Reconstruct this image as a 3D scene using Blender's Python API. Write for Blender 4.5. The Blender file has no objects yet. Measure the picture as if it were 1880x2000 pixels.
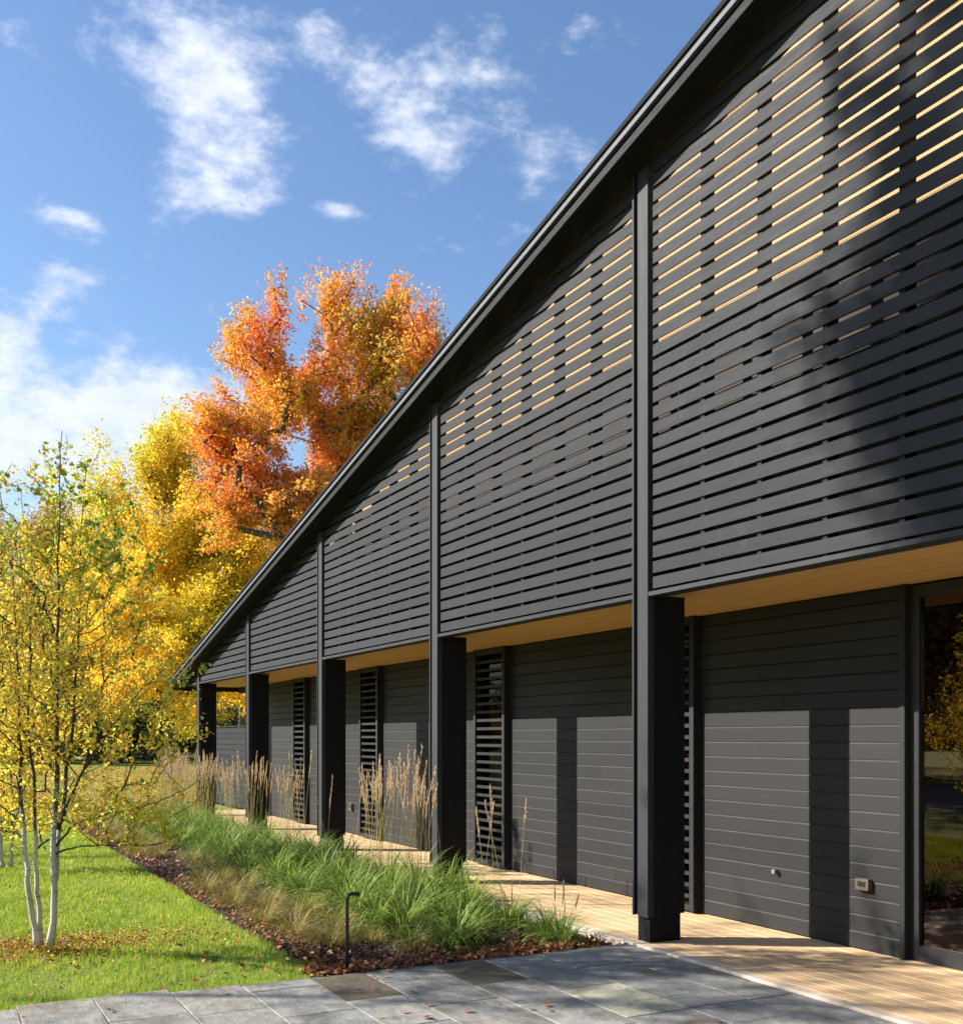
import bpy, bmesh, math, random
import numpy as np
from mathutils import Vector
sc = bpy.context.scene
rnd = random.Random(7); nr = np.random.RandomState(11)
R = math.radians
# ------------------------------------------------------------------ camera
F_PX, CX, HY = 2073.0, 940.0, 1440.0
ALPHA = math.atan((CX + 145.0) / F_PX)
CA, SA = math.cos(ALPHA), math.sin(ALPHA)
CAM = Vector((0.0, -4.94, 1.6))
FWD = Vector((-CA, SA, 0)); RGT = Vector((SA, CA, 0)); UP = Vector((0, 0, 1))
cam_d = bpy.data.cameras.new("camera"); cam = bpy.data.objects.new("camera", cam_d)
sc.collection.objects.link(cam); sc.camera = cam
cam.location = CAM
cam.rotation_euler = (R(90), 0, math.atan2(-FWD.x, FWD.y))
cam_d.sensor_fit = 'HORIZONTAL'; cam_d.sensor_width = 36.0
cam_d.lens = F_PX / 1880 * 36
cam_d.shift_y = (HY - 1000) / 1880
cam_d.clip_start = 0.1; cam_d.clip_end = 4000
cam_d.dof.use_dof = True; cam_d.dof.focus_distance = 13.0; cam_d.dof.aperture_fstop = 3.2
# ------------------------------------------------------------------ exposure
sc.view_settings.view_transform = 'Standard'; sc.view_settings.look = 'None'
sc.view_settings.gamma = 1.0; sc.view_settings.exposure = 1.18
sc.view_settings.use_curve_mapping = False
cy = sc.cycles
cy.max_bounces = 5; cy.diffuse_bounces = 3; cy.glossy_bounces = 2; cy.transmission_bounces = 3; cy.transparent_max_bounces = 6
cy.caustics_reflective = False; cy.caustics_refractive = False
# ------------------------------------------------------------------ sun and sky
SUN = Vector((-0.64, -1.0, 0.69)).normalized()
SUN_EL = math.asin(SUN.z); SUN_ROT = math.atan2(SUN.x, SUN.y)
sd = bpy.data.lights.new("sun", 'SUN'); sd.energy = 5.0; sd.angle = R(0.5); sd.color = (1.0, 0.94, 0.86)
so = bpy.data.objects.new("sun", sd); sc.collection.objects.link(so)
so.rotation_euler = SUN.to_track_quat('Z', 'Y').to_euler(); so.location = (-20, -30, 25)


def pix_dir(px, py):
    d = FWD + RGT * ((px - CX) / F_PX) + UP * ((HY - py) / F_PX)
    return d.normalized()


def make_world():
    w = bpy.data.worlds.new("World"); sc.world = w; w.use_nodes = True
    nt = w.node_tree; N = nt.nodes; L = nt.links
    N.clear()
    out = N.new('ShaderNodeOutputWorld'); bg = N.new('ShaderNodeBackground')
    sky = N.new('ShaderNodeTexSky'); sky.sky_type = 'NISHITA'; sky.sun_disc = False
    sky.sun_elevation = SUN_EL; sky.sun_rotation = SUN_ROT
    sky.air_density = 1.0; sky.dust_density = 0.6; sky.ozone_density = 2.0
    hs = N.new('ShaderNodeHueSaturation'); hs.inputs['Saturation'].default_value = SKY_SAT; hs.inputs['Value'].default_value = SKY_VAL
    hs.inputs['Hue'].default_value = SKY_HUE
    L.new(sky.outputs[0], hs.inputs['Color'])
    tc = N.new('ShaderNodeTexCoord')

    def math_(op, a, b=None, clamp=False):
        m = N.new('ShaderNodeMath'); m.operation = op; m.use_clamp = clamp
        for i, v in enumerate((a, b)):
            if v is None: continue
            if isinstance(v, (int, float)): m.inputs[i].default_value = v
            else: L.new(v, m.inputs[i])
        return m.outputs[0]

    def dot(vec, c):
        m = N.new('ShaderNodeVectorMath'); m.operation = 'DOT_PRODUCT'
        L.new(vec, m.inputs[0]); m.inputs[1].default_value = c
        return m.outputs['Value']
    vec = tc.outputs['Generated']
    nrm = N.new('ShaderNodeVectorMath'); nrm.operation = 'NORMALIZE'; L.new(vec, nrm.inputs[0]); vec = nrm.outputs[0]
    # cloud banks: centre (direction), half sizes in radians, tilt, weight
    total = None
    for (px, py, rx, ry, tilt, wt) in CLOUDS:
        c = pix_dir(px, py)
        t = Vector((0, 0, 1)).cross(c).normalized() * -1; u = c.cross(t).normalized()
        if u.z < 0: u = -u
        ct, st = math.cos(R(tilt)), math.sin(R(tilt))
        a1 = t * ct + u * st; a2 = -t * st + u * ct
        q1 = math_('DIVIDE', dot(vec, a1), rx / F_PX); q2 = math_('DIVIDE', dot(vec, a2), ry / F_PX)
        s = math_('ADD', math_('MULTIPLY', q1, q1), math_('MULTIPLY', q2, q2))
        front = math_('GREATER_THAN', dot(vec, c), 0.0)
        g = math_('MULTIPLY', math_('MULTIPLY', math_('POWER', 2.718, math_('MULTIPLY', s, -1.0)), wt), front)
        total = g if total is None else math_('ADD', total, g)
    mp = N.new('ShaderNodeMapping'); mp.inputs['Scale'].default_value = (1, 1, 2.0); L.new(vec, mp.inputs[0])
    n1 = N.new('ShaderNodeTexNoise'); n1.inputs['Scale'].default_value = 8.5; n1.inputs['Detail'].default_value = 9
    n1.inputs['Roughness'].default_value = 0.6; n1.inputs['Distortion'].default_value = 0.35; L.new(mp.outputs[0], n1.inputs['Vector'])
    n2 = N.new('ShaderNodeTexNoise'); n2.inputs['Scale'].default_value = 30; n2.inputs['Detail'].default_value = 8
    n2.inputs['Roughness'].default_value = 0.65; L.new(mp.outputs[0], n2.inputs['Vector'])
    nn = math_('ADD', math_('MULTIPLY', n1.outputs[0], 0.62), math_('MULTIPLY', n2.outputs[0], 0.38))
    dens = math_('ADD', nn, math_('MULTIPLY', total, 0.17))
    mr = N.new('ShaderNodeMapRange'); mr.interpolation_type = 'SMOOTHSTEP'
    mr.inputs['From Min'].default_value = 0.572; mr.inputs['From Max'].default_value = 0.84; mr.inputs['To Max'].default_value = 0.93
    L.new(dens, mr.inputs['Value'])
    cc = N.new('ShaderNodeMixRGB'); cc.inputs[1].default_value = (*CLOUD_DIM, 1); cc.inputs[2].default_value = (*CLOUD_LIT, 1)
    L.new(n2.outputs[0], cc.inputs[0])
    mix = N.new('ShaderNodeMixRGB'); L.new(mr.outputs[0], mix.inputs[0])
    L.new(hs.outputs[0], mix.inputs[1]); L.new(cc.outputs[0], mix.inputs[2])
    L.new(mix.outputs[0], bg.inputs['Color']); bg.inputs['Strength'].default_value = 0.065
    L.new(bg.outputs[0], out.inputs[0])


SKY_SAT, SKY_VAL, SKY_HUE = 1.10, 1.40, 0.503
CLOUD_DIM, CLOUD_LIT = (4.3, 5.1, 7.0), (8.2, 8.3, 8.6)
CLOUDS = [(50, 110, 120, 100, 20, 1.0), (390, 140, 90, 60, -20, 1.0), (440, 270, 150, 95, -35, 1.35), (400, 380, 80, 40, 0, .9), (740, 190, 75, 90, 35, 1.15), (830, 285, 100, 55, -25, 1.1), (930, 150, 70, 55, 40, .8), (1050, 300, 80, 70, 0, .75),
          (40, 860, 360, 130, 0, 2.1), (330, 770, 150, 50, 12, 1.3), (130, 560, 100, 70, -40, 0.8), (910, 470, 120, 60, 20, 0.85),
          (1100, 100, 120, 50, 60, 0.3), (665, 412, 45, 18, 0, 1.0), (120, 420, 70, 18, 0, 1.0), (600, 60, 60, 60, 0, 0.6), (230, 110, 50, 30, 0, .6), (300, 640, 220, 50, 0, 0.3), (0, 690, 80, 60, 0, 1.2)]
make_world()

# ================================================================== helpers


def tag(o, label=None, cat=None, group=None, kind=None):
    if label: o['label'] = label
    if cat: o['category'] = cat
    if group: o['group'] = group
    if kind: o['kind'] = kind
    return o


def link(name, me, parent=None):
    o = bpy.data.objects.new(name, me); sc.collection.objects.link(o)
    if parent is not None: o.parent = parent
    return o


def empty(name, loc=(0, 0, 0), rz=0):
    o = bpy.data.objects.new(name, None); sc.collection.objects.link(o)
    o.location = loc; o.rotation_euler = (0, 0, rz); o.empty_display_size = 0.2
    return o


def np_mesh(name, V, faces_idx, nper, mats, smooth=False, mat_idx=None):
    """V (n,3); faces_idx flat int array; nper int or array of corner counts"""
    me = bpy.data.meshes.new(name)
    V = np.asarray(V, dtype=np.float32); fi = np.asarray(faces_idx, dtype=np.int32).ravel()
    if np.isscalar(nper): cnt = np.full(len(fi) // nper, nper, dtype=np.int32)
    else: cnt = np.asarray(nper, dtype=np.int32)
    st = np.concatenate(([0], np.cumsum(cnt)[:-1])).astype(np.int32)
    me.vertices.add(len(V)); me.vertices.foreach_set('co', V.ravel())
    me.loops.add(len(fi)); me.loops.foreach_set('vertex_index', fi)
    me.polygons.add(len(cnt)); me.polygons.foreach_set('loop_start', st)
    if smooth: me.polygons.foreach_set('use_smooth', np.ones(len(cnt), dtype=bool))
    if mat_idx is not None: me.polygons.foreach_set('material_index', np.asarray(mat_idx, dtype=np.int32))
    for m in (mats if isinstance(mats, (list, tuple)) else [mats]): me.materials.append(m)
    me.update(calc_edges=True); me.validate()
    return me


class MB:
    def __init__(s): s.v = []; s.f = []; s.mi = []; s.m = 0

    def prism(s, pts, axis, a, b):
        """closed 2-D outline extruded along axis ('x','y','z') from a to b"""
        n = len(pts); o = len(s.v)
        mk = {'x': lambda t, p: (t, p[0], p[1]), 'y': lambda t, p: (p[0], t, p[1]), 'z': lambda t, p: (p[0], p[1], t)}[axis]
        for t in (a, b):
            for p in pts: s.v.append(mk(t, p))
        s.f.append([o + i for i in range(n)][::-1]); s.f.append([o + n + i for i in range(n)])
        for i in range(n):
            j = (i + 1) % n; s.f.append([o + i, o + j, o + n + j, o + n + i])
        s.mi += [s.m] * (n + 2)
        return s

    def box(s, x0, x1, y0, y1, z0, z1, c=0.0, axis=None):
        if axis is None:
            d = {'x': abs(x1 - x0), 'y': abs(y1 - y0), 'z': abs(z1 - z0)}; axis = max(d, key=d.get)
        A, B, T = {'x': ((y0, y1), (z0, z1), (x0, x1)), 'y': ((x0, x1), (z0, z1), (y0, y1)), 'z': ((x0, x1), (y0, y1), (z0, z1))}[axis]
        (p0, p1), (q0, q1) = A, B
        if c <= 0: pts = [(p0, q0), (p1, q0), (p1, q1), (p0, q1)]
        else: pts = [(p0 + c, q0), (p1 - c, q0), (p1, q0 + c), (p1, q1 - c), (p1 - c, q1), (p0 + c, q1), (p0, q1 - c), (p0, q0 + c)]
        return s.prism(pts, axis, *T)

    def tube(s, pts, rad, n=8, cap=True):
        pts = [Vector(p) for p in pts]; k = len(pts)
        if not isinstance(rad, (list, tuple)): rad = [rad] * k
        o = len(s.v); ref = None
        for i, p in enumerate(pts):
            t = (pts[min(i + 1, k - 1)] - pts[max(i - 1, 0)]).normalized()
            if ref is None:
                ref = Vector((1, 0, 0)) if abs(t.x) < .8 else Vector((0, 1, 0))
            u = (ref - t * ref.dot(t)).normalized(); w = t.cross(u); ref = u
            for j in range(n):
                a = 2 * math.pi * j / n
                s.v.append(tuple(p + (u * math.cos(a) + w * math.sin(a)) * rad[i]))
        for i in range(k - 1):
            for j in range(n):
                j2 = (j + 1) % n
                s.f.append([o + i * n + j, o + i * n + j2, o + (i + 1) * n + j2, o + (i + 1) * n + j]); s.mi.append(s.m)
        if cap:
            s.f.append([o + j for j in range(n)][::-1]); s.f.append([o + (k - 1) * n + j for j in range(n)]); s.mi += [s.m] * 2
        return s

    def mesh(s, name, mats, smooth=False):
        me = bpy.data.meshes.new(name); me.from_pydata(s.v, [], s.f)
        for m in (mats if isinstance(mats, (list, tuple)) else [mats]): me.materials.append(m)
        me.polygons.foreach_set('material_index', s.mi)
        if smooth: me.polygons.foreach_set('use_smooth', [True] * len(me.polygons))
        bm = bmesh.new(); bm.from_mesh(me); bmesh.ops.recalc_face_normals(bm, faces=bm.faces); bm.to_mesh(me); bm.free()
        return me

    def build(s, name, mats, parent=None, smooth=False):
        return link(name, s.mesh(name, mats, smooth), parent)


# ------------------------------------------------------------------ materials
class NB:
    """small node builder"""
    def __init__(s, name):
        s.mat = bpy.data.materials.new(name); s.mat.use_nodes = True; s.nt = s.mat.node_tree
        s.N = s.nt.nodes; s.L = s.nt.links; s.N.clear()
        s.out = s.N.new('ShaderNodeOutputMaterial'); s.bsdf = s.N.new('ShaderNodeBsdfPrincipled')
        s.L.new(s.bsdf.outputs[0], s.out.inputs['Surface']); s.tc = s.N.new('ShaderNodeTexCoord')

    def set(s, **k):
        for a, v in k.items():
            i = s.bsdf.inputs[a.replace('_', ' ')]
            if hasattr(v, 'links') or isinstance(v, bpy.types.NodeSocket): s.L.new(v, i)
            else: i.default_value = v
        return s

    def noise(s, scale=5, detail=4, rough=.55, stretch=(1, 1, 1), src='Object', dist=0, rnd_off=False, off=(0, 0, 0)):
        m = s.N.new('ShaderNodeMapping'); m.inputs['Scale'].default_value = stretch; m.inputs['Location'].default_value = off
        v = s.tc.outputs[src]
        if rnd_off:
            oi = s.N.new('ShaderNodeObjectInfo'); mu = s.N.new('ShaderNodeMath'); mu.operation = 'MULTIPLY'; mu.inputs[1].default_value = 57.0
            s.L.new(oi.outputs['Random'], mu.inputs[0]); ad = s.N.new('ShaderNodeVectorMath'); ad.operation = 'ADD'
            s.L.new(v, ad.inputs[0]); s.L.new(mu.outputs[0], ad.inputs[1]); v = ad.outputs[0]
        s.L.new(v, m.inputs['Vector'])
        n = s.N.new('ShaderNodeTexNoise'); n.inputs['Scale'].default_value = scale; n.inputs['Detail'].default_value = detail
        n.inputs['Roughness'].default_value = rough; n.inputs['Distortion'].default_value = dist
        s.L.new(m.outputs[0], n.inputs['Vector']); return n.outputs[0]

    def island(s):
        return s.N.new('ShaderNodeNewGeometry').outputs['Random Per Island']

    def objrand(s): return s.N.new('ShaderNodeObjectInfo').outputs['Random']

    def math(s, op, a, b=0.0, clamp=False):
        m = s.N.new('ShaderNodeMath'); m.operation = op; m.use_clamp = clamp
        for i, v in enumerate((a, b)):
            if isinstance(v, (int, float)): m.inputs[i].default_value = v
            else: s.L.new(v, m.inputs[i])
        return m.outputs[0]

    def ramp(s, fac, stops, interp='LINEAR'):
        r = s.N.new('ShaderNodeValToRGB'); r.color_ramp.interpolation = interp
        e = r.color_ramp.elements
        while len(e) < len(stops): e.new(0.5)
        for i, (p, c) in enumerate(stops):
            e[i].position = p; e[i].color = (*c, 1) if len(c) == 3 else c
        s.L.new(fac, r.inputs[0]); return r.outputs[0]

    def mix(s, fac, a, b, mode='MIX'):
        m = s.N.new('ShaderNodeMixRGB'); m.blend_type = mode
        for i, v in enumerate((fac, a, b)):
            if isinstance(v, (int, float)): m.inputs[i].default_value = v
            elif isinstance(v, tuple): m.inputs[i].default_value = (*v, 1)
            else: s.L.new(v, m.inputs[i])
        return m.outputs[0]

    def bump(s, h, strength=.3, dist=.01, nrm=None):
        b = s.N.new('ShaderNodeBump'); b.inputs['Strength'].default_value = strength; b.inputs['Distance'].default_value = dist
        s.L.new(h, b.inputs['Height'])
        if nrm is not None: s.L.new(nrm, b.inputs['Normal'])
        s.L.new(b.outputs[0], s.bsdf.inputs['Normal']); return b.outputs[0]


def painted_wood(name, base, rough=.5, var=.25, streak=True, stretch=(1.2, 14, 14), spec=.5):
    b = NB(name)
    g = b.noise(3.0, 6, .6, stretch, rnd_off=True)
    c2 = tuple(min(1, x * (1 + var)) for x in base); c1 = tuple(x * (1 - var) for x in base)
    col = b.ramp(g, [(.3, c1), (.7, c2)])
    col = b.mix(.6, col, b.ramp(b.objrand(), [(0, tuple(x * .72 for x in base)), (1, tuple(x * 1.3 for x in base))]))
    if streak:
        st = b.noise(1.6, 5, .65, (5, 5, .35)); st2 = b.noise(7, 3, .6, (3, 3, 1.5))
        m = b.math('MULTIPLY', b.ramp(st, [(.56, (0, 0, 0)), (.72, (1, 1, 1))]), b.ramp(st2, [(.45, (0, 0, 0)), (.7, (1, 1, 1))]))
        col = b.mix(b.math('MULTIPLY', m, .45), col, tuple(min(1, x * 2.6 + .01) for x in base))
    b.set(Base_Color=col, Roughness=b.ramp(g, [(.2, (rough - .08,) * 3), (.8, (rough + .1,) * 3)]))
    b.bsdf.inputs['Specular IOR Level'].default_value = spec
    f = b.noise(9.0, 5, .65, stretch, rnd_off=True)
    b.bump(f, .25, .004)
    return b.mat


def wood(name, cols, rough=.55, stretch=(1.0, 16, 16), scale=2.5, bump=.25, objvar=.55, spots=None):
    b = NB(name)
    g = b.noise(scale, 8, .62, stretch, rnd_off=True, dist=.4)
    base = b.ramp(g, [(.28, cols[0]), (.5, cols[1]), (.74, cols[2])])
    v = b.ramp(b.objrand(), [(0, cols[0]), (.5, cols[1]), (1, cols[2])])
    col = b.mix(objvar, base, v)
    fine = b.noise(scale * 6, 4, .6, stretch, rnd_off=True)
    col = b.mix(.35, col, b.ramp(fine, [(.35, tuple(x * .6 for x in cols[0])), (.65, cols[2])]))
    b.set(Base_Color=col, Roughness=rough); b.bsdf.inputs['Specular IOR Level'].default_value = .3
    b.bump(fine, bump, .003); return b.mat


def leaf_mat(name, stops, patch=.35, pstops=None, trans=.45, island_amt=.6, off=(0, 0, 0)):
    b = NB(name)
    n = b.noise(patch, 3, .55, off=off); i = b.island()
    fac = b.math('ADD', b.math('MULTIPLY', b.ramp(n, [(.3, (0, 0, 0)), (.7, (1, 1, 1))]), 1 - island_amt), b.math('MULTIPLY', i, island_amt))
    col = b.ramp(fac, stops)
    b.set(Base_Color=col, Roughness=.55); b.bsdf.inputs['Specular IOR Level'].default_value = .3
    t = b.N.new('ShaderNodeBsdfTranslucent'); b.L.new(b.mix(1.0, col, (1.0, .95, .75), 'MULTIPLY'), t.inputs['Color'])
    m = b.N.new('ShaderNodeMixShader'); m.inputs[0].default_value = trans
    b.L.new(b.bsdf.outputs[0], m.inputs[1]); b.L.new(t.outputs[0], m.inputs[2]); b.L.new(m.outputs[0], b.out.inputs['Surface'])
    return b.mat


def simple(name, col, rough=.5, metal=0.0, spec=.5):
    b = NB(name); n = b.noise(20, 3, .5)
    b.set(Base_Color=b.ramp(n, [(.3, tuple(x * .85 for x in col)), (.7, tuple(min(1, x * 1.15) for x in col))]), Roughness=rough, Metallic=metal)
    b.bsdf.inputs['Specular IOR Level'].default_value = spec
    return b.mat


M = {}
M['slat'] = painted_wood('charcoal_slat_stain', (.0200, .0215, .0245), .68, .16, spec=.22)
M['wall'] = painted_wood('charcoal_wall_stain', (.0155, .0152, .0150), .6, .14, streak=False, stretch=(1.2, 14, 18), spec=.3)
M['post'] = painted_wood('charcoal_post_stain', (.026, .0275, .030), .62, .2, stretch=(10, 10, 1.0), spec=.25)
M['post_shade'] = painted_wood('charcoal_post_shaded', (.0085, .0082, .0088), .65, .12, streak=False, stretch=(10, 10, 1.0), spec=.2)  # shade of column sides and recesses put into the colour, below the front stain
M['soffit_dark'] = painted_wood('black_soffit_board', (.010, .010, .0105), .7, .15, streak=False, spec=.2)
M['fascia'] = painted_wood('charcoal_fascia_board', (.018, .0185, .0205), .7, .12, streak=False, spec=.15)
M['flash'] = simple('dark_roof_flashing', (.085, .092, .105), .5, 0.0, .3)
M['roof'] = simple('black_roofing', (.008, .008, .009), .85, 0, .2)
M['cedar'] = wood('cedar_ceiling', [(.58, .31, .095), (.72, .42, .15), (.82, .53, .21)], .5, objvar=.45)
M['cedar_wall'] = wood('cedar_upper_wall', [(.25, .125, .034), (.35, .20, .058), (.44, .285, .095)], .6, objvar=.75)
M['deck'] = wood('pale_cedar_decking', [(.54, .335, .17), (.68, .455, .24), (.82, .61, .37)], .6, objvar=.35)
M['inner'] = wood('shade_brown_inner_boards', [(.022, .011, .005), (.036, .019, .008), (.052, .028, .012)], .7, objvar=.4)  # dim shade behind the lower gaps put into this dark brown
M['deckedge'] = wood('bleached_deck_edge', [(.56, .43, .31), (.68, .55, .42), (.78, .66, .52)], .6, objvar=.4)
M['metal'] = simple('black_painted_metal', (.02, .02, .021), .4, .2)
M['dark'] = simple('dark_interior', (.012, .010, .009), .8)
M['roomwood'] = simple('interior_floor', (.05, .03, .02), .6)
M['bronze'] = simple('bronze_cover', (.16, .13, .10), .45, .4)
M['white'] = simple('grey_plastic', (.16, .17, .19), .5)


def glass_mat(name, refl=.07, tint=(.35, .33, .30), gcol=(.66, .52, .46)):
    b = NB(name)
    tr = b.N.new('ShaderNodeBsdfTransparent'); tr.inputs[0].default_value = (*tint, 1)
    gl = b.N.new('ShaderNodeBsdfGlossy'); gl.inputs['Roughness'].default_value = .012; gl.inputs[0].default_value = (*gcol, 1)
    lw = b.N.new('ShaderNodeFresnel'); lw.inputs[0].default_value = 1.55
    fac = b.math('ADD', lw.outputs[0], refl, True)
    m = b.N.new('ShaderNodeMixShader'); b.L.new(fac, m.inputs[0]); b.L.new(tr.outputs[0], m.inputs[1]); b.L.new(gl.outputs[0], m.inputs[2])
    b.L.new(m.outputs[0], b.out.inputs['Surface']); return b.mat


M['glass'] = glass_mat('door_glass')
M['glass_dark'] = glass_mat('shutter_glass', .0, (.12, .12, .12), (.22, .20, .20))


def stone_mat(name, cols, mott):
    b = NB(name)
    big = b.noise(1.6, 6, .6, rnd_off=True, dist=.6); fine = b.noise(14, 8, .7, rnd_off=True); cl = b.noise(5, 9, .72, (1, 2.2, 1), rnd_off=True, dist=1.2)
    v = b.ramp(b.objrand(), [(0, cols[0]), (.45, cols[1]), (.75, cols[2]), (1, cols[3])])
    c = b.mix(b.ramp(big, [(.35, (0, 0, 0)), (.7, (.75, .75, .75))]), v, mott)
    c = b.mix(.5, c, b.ramp(fine, [(.3, tuple(x * .45 for x in cols[1])), (.7, tuple(min(1, x * 1.75) for x in cols[1]))]), 'MIX')
    rust = b.noise(2.4, 5, .6, (1, 1.7, 1), rnd_off=True, dist=.8, off=(7, 3, 0))
    c = b.mix(b.ramp(rust, [(.50, (0, 0, 0)), (.68, (.7, .7, .7))]), c, (.15, .125, .085))
    dk = b.noise(3.1, 6, .65, rnd_off=True, off=(1, 9, 4))
    c = b.mix(b.ramp(dk, [(.52, (0, 0, 0)), (.72, (.65, .65, .65))]), c, (.085, .09, .09))
    c = b.mix(b.ramp(cl, [(.56, (0, 0, 0)), (.62, (.3, .3, .3)), (.66, (0, 0, 0))]), c, (.07, .06, .05))
    b.set(Base_Color=c, Roughness=b.ramp(cl, [(.2, (.42,) * 3), (.8, (.68,) * 3)]))
    b.bsdf.inputs['Specular IOR Level'].default_value = .28
    h = b.math('ADD', cl, b.math('MULTIPLY', fine, .4)); b.bump(h, .7, .014); return b.mat


M['stone'] = stone_mat('bluestone_slab', [(.175, .175, .162), (.26, .257, .235), (.34, .33, .295), (.28, .24, .185)], (.36, .35, .31))
M['stone_brown'] = stone_mat('brown_stone_slab', [(.10, .085, .05), (.11, .09, .055), (.12, .10, .065), (.10, .085, .06)], (.15, .13, .085))
M['stone_pale'] = stone_mat('pale_stone_slab', [(.40, .38, .27), (.42, .40, .29), (.44, .42, .31), (.42, .40, .29)], (.50, .48, .36))


def soil_mat():
    b = NB('mulch_soil'); n = b.noise(9, 9, .75); f = b.noise(60, 5, .7)
    b.set(Base_Color=b.mix(.5, b.ramp(n, [(.3, (.022, .013, .009)), (.55, (.055, .032, .022)), (.8, (.12, .07, .045))]), b.ramp(f, [(.3, (.015, .01, .008)), (.7, (.13, .085, .06))])), Roughness=.95)
    b.bump(b.math('ADD', n, f), 1.0, .03); return b.mat


def lawn_mat():
    b = NB('lawn_turf'); n = b.noise(.9, 5, .6); f = b.noise(45, 6, .75); w = b.noise(.09, 3, .55)
    c = b.mix(.5, b.ramp(n, [(.3, (.17, .26, .03)), (.7, (.30, .39, .05))]), b.ramp(f, [(.25, (.06, .10, .006)), (.7, (.30, .40, .035))]))
    c = b.mix(b.ramp(w, [(.45, (0, 0, 0)), (.62, (.55, .55, .55))]), c, (.24, .17, .035))
    b.set(Base_Color=c, Roughness=.9); b.bump(f, 1.0, .04); return b.mat


M['soil'] = soil_mat(); M['lawn'] = lawn_mat()
M['joint'] = simple('sandy_joint', (.11, .10, .085), .95)
M['mulch'] = leaf_mat('bark_chip', [(0, (.018, .010, .007)), (.5, (.06, .034, .023)), (.85, (.13, .075, .05)), (1, (.22, .14, .10))], 3, trans=.0, island_amt=.9)
M['litter'] = leaf_mat('fallen_leaf_colours', [(0, (.09, .045, .025)), (.3, (.22, .095, .045)), (.5, (.42, .12, .03)), (.7, (.36, .20, .09)), (.85, (.50, .16, .03)), (1, (.48, .32, .20))], 2, trans=.15, island_amt=.9)
M['litter_yellow'] = leaf_mat('fallen_yellow_leaf', [(0, (.45, .13, .02)), (.5, (.52, .26, .03)), (1, (.62, .45, .05))], 2, trans=.2, island_amt=.95)
M['blade'] = leaf_mat('lawn_blade', [(0, (.19, .30, .03)), (.5, (.36, .48, .06)), (.85, (.52, .58, .10)), (1, (.64, .55, .18))], 1.6, trans=.4, island_amt=.5)
M['grass'] = leaf_mat('arching_grass_blade', [(0, (.05, .11, .02)), (.4, (.15, .26, .045)), (.75, (.34, .45, .09)), (1, (.66, .60, .22))], 1.2, trans=.4, island_amt=.85)
M['sedge'] = leaf_mat('olive_sedge_blade', [(0, (.13, .14, .035)), (.4, (.30, .27, .07)), (.75, (.48, .36, .13)), (1, (.62, .38, .18))], 1.4, trans=.3, island_amt=.6)
M['reed'] = leaf_mat('dry_reed_plume', [(0, (.55, .38, .22)), (.5, (.74, .58, .39)), (1, (.88, .76, .58))], 2, trans=.25, island_amt=.9)
M['reedstem'] = leaf_mat('reed_stem', [(0, (.28, .26, .07)), (.6, (.46, .38, .15)), (1, (.56, .45, .24))], 2, trans=.1, island_amt=.9)
M['bark'] = simple('grey_brown_bark', (.10, .075, .055), .9)


def tree_bark():
    b = NB('furrowed_bark'); n = b.noise(6, 7, .7, (3, 3, .5)); f = b.noise(30, 4, .6, (2, 2, .6))
    b.set(Base_Color=b.ramp(n, [(.3, (.045, .035, .028)), (.6, (.14, .115, .095)), (.8, (.24, .20, .165))]), Roughness=.9)
    b.bump(b.math('ADD', n, f), .8, .05); return b.mat


def birch_bark():
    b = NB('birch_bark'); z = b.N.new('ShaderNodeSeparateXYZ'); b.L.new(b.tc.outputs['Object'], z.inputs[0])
    lent = b.noise(9, 4, .6, (1, 1, 9)); pat = b.noise(6, 5, .7, (1.2, 1.2, .8))
    wh = b.ramp(b.noise(3, 4, .6), [(.3, (.42, .36, .30)), (.7, (.66, .60, .53))])
    c = b.mix(b.ramp(lent, [(.60, (0, 0, 0)), (.68, (1, 1, 1))]), wh, (.05, .035, .03))
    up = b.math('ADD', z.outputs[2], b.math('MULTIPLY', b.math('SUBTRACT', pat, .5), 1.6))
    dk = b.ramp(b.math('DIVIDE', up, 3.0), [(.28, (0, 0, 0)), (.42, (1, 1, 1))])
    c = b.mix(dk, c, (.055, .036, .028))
    b.set(Base_Color=c, Roughness=.75); b.bump(lent, .4, .01); return b.mat


M['tbark'] = tree_bark(); M['bbark'] = birch_bark()
M['twig'] = simple('brown_twig', (.05, .034, .026), .8)
M['maple'] = leaf_mat('orange_red_maple_leaf', [(0, (.36, .42, .07)), (.28, (.78, .58, .09)), (.50, (.88, .42, .08)), (.70, (.88, .28, .08)), (.84, (.80, .17, .09)), (1, (.56, .12, .12))], .30, trans=.5, island_amt=.5)
M['maple2'] = leaf_mat('golden_maple_leaf', [(0, (.30, .44, .06)), (.26, (.66, .62, .07)), (.45, (.92, .70, .07)), (.8, (.94, .58, .06)), (1, (.92, .36, .07))], .2, trans=.5, island_amt=.45, off=(4, 2, 9))
M['olivetree'] = leaf_mat('ochre_tree_leaf', [(0, (.14, .15, .04)), (.4, (.36, .27, .05)), (.7, (.58, .36, .06)), (1, (.60, .26, .07))], .15, trans=.4, island_amt=.45)
M['evergreen'] = leaf_mat('dark_green_leaf', [(0, (.02, .035, .012)), (.6, (.05, .07, .02)), (1, (.12, .11, .03))], .3, trans=.2, island_amt=.5)
M['birchleaf'] = leaf_mat('yellow_birch_leaf', [(0, (.34, .48, .07)), (.22, (.68, .72, .10)), (.42, (.95, .83, .14)), (.72, (.97, .68, .11)), (.9, (.95, .44, .08)), (1, (.78, .24, .08))], 1.3, trans=.6, island_amt=.75)
M['birchgreen'] = leaf_mat('green_birch_leaf', [(0, (.10, .20, .05)), (.5, (.34, .50, .08)), (1, (.66, .70, .12))], 1.3, trans=.5, island_amt=.8)

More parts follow.
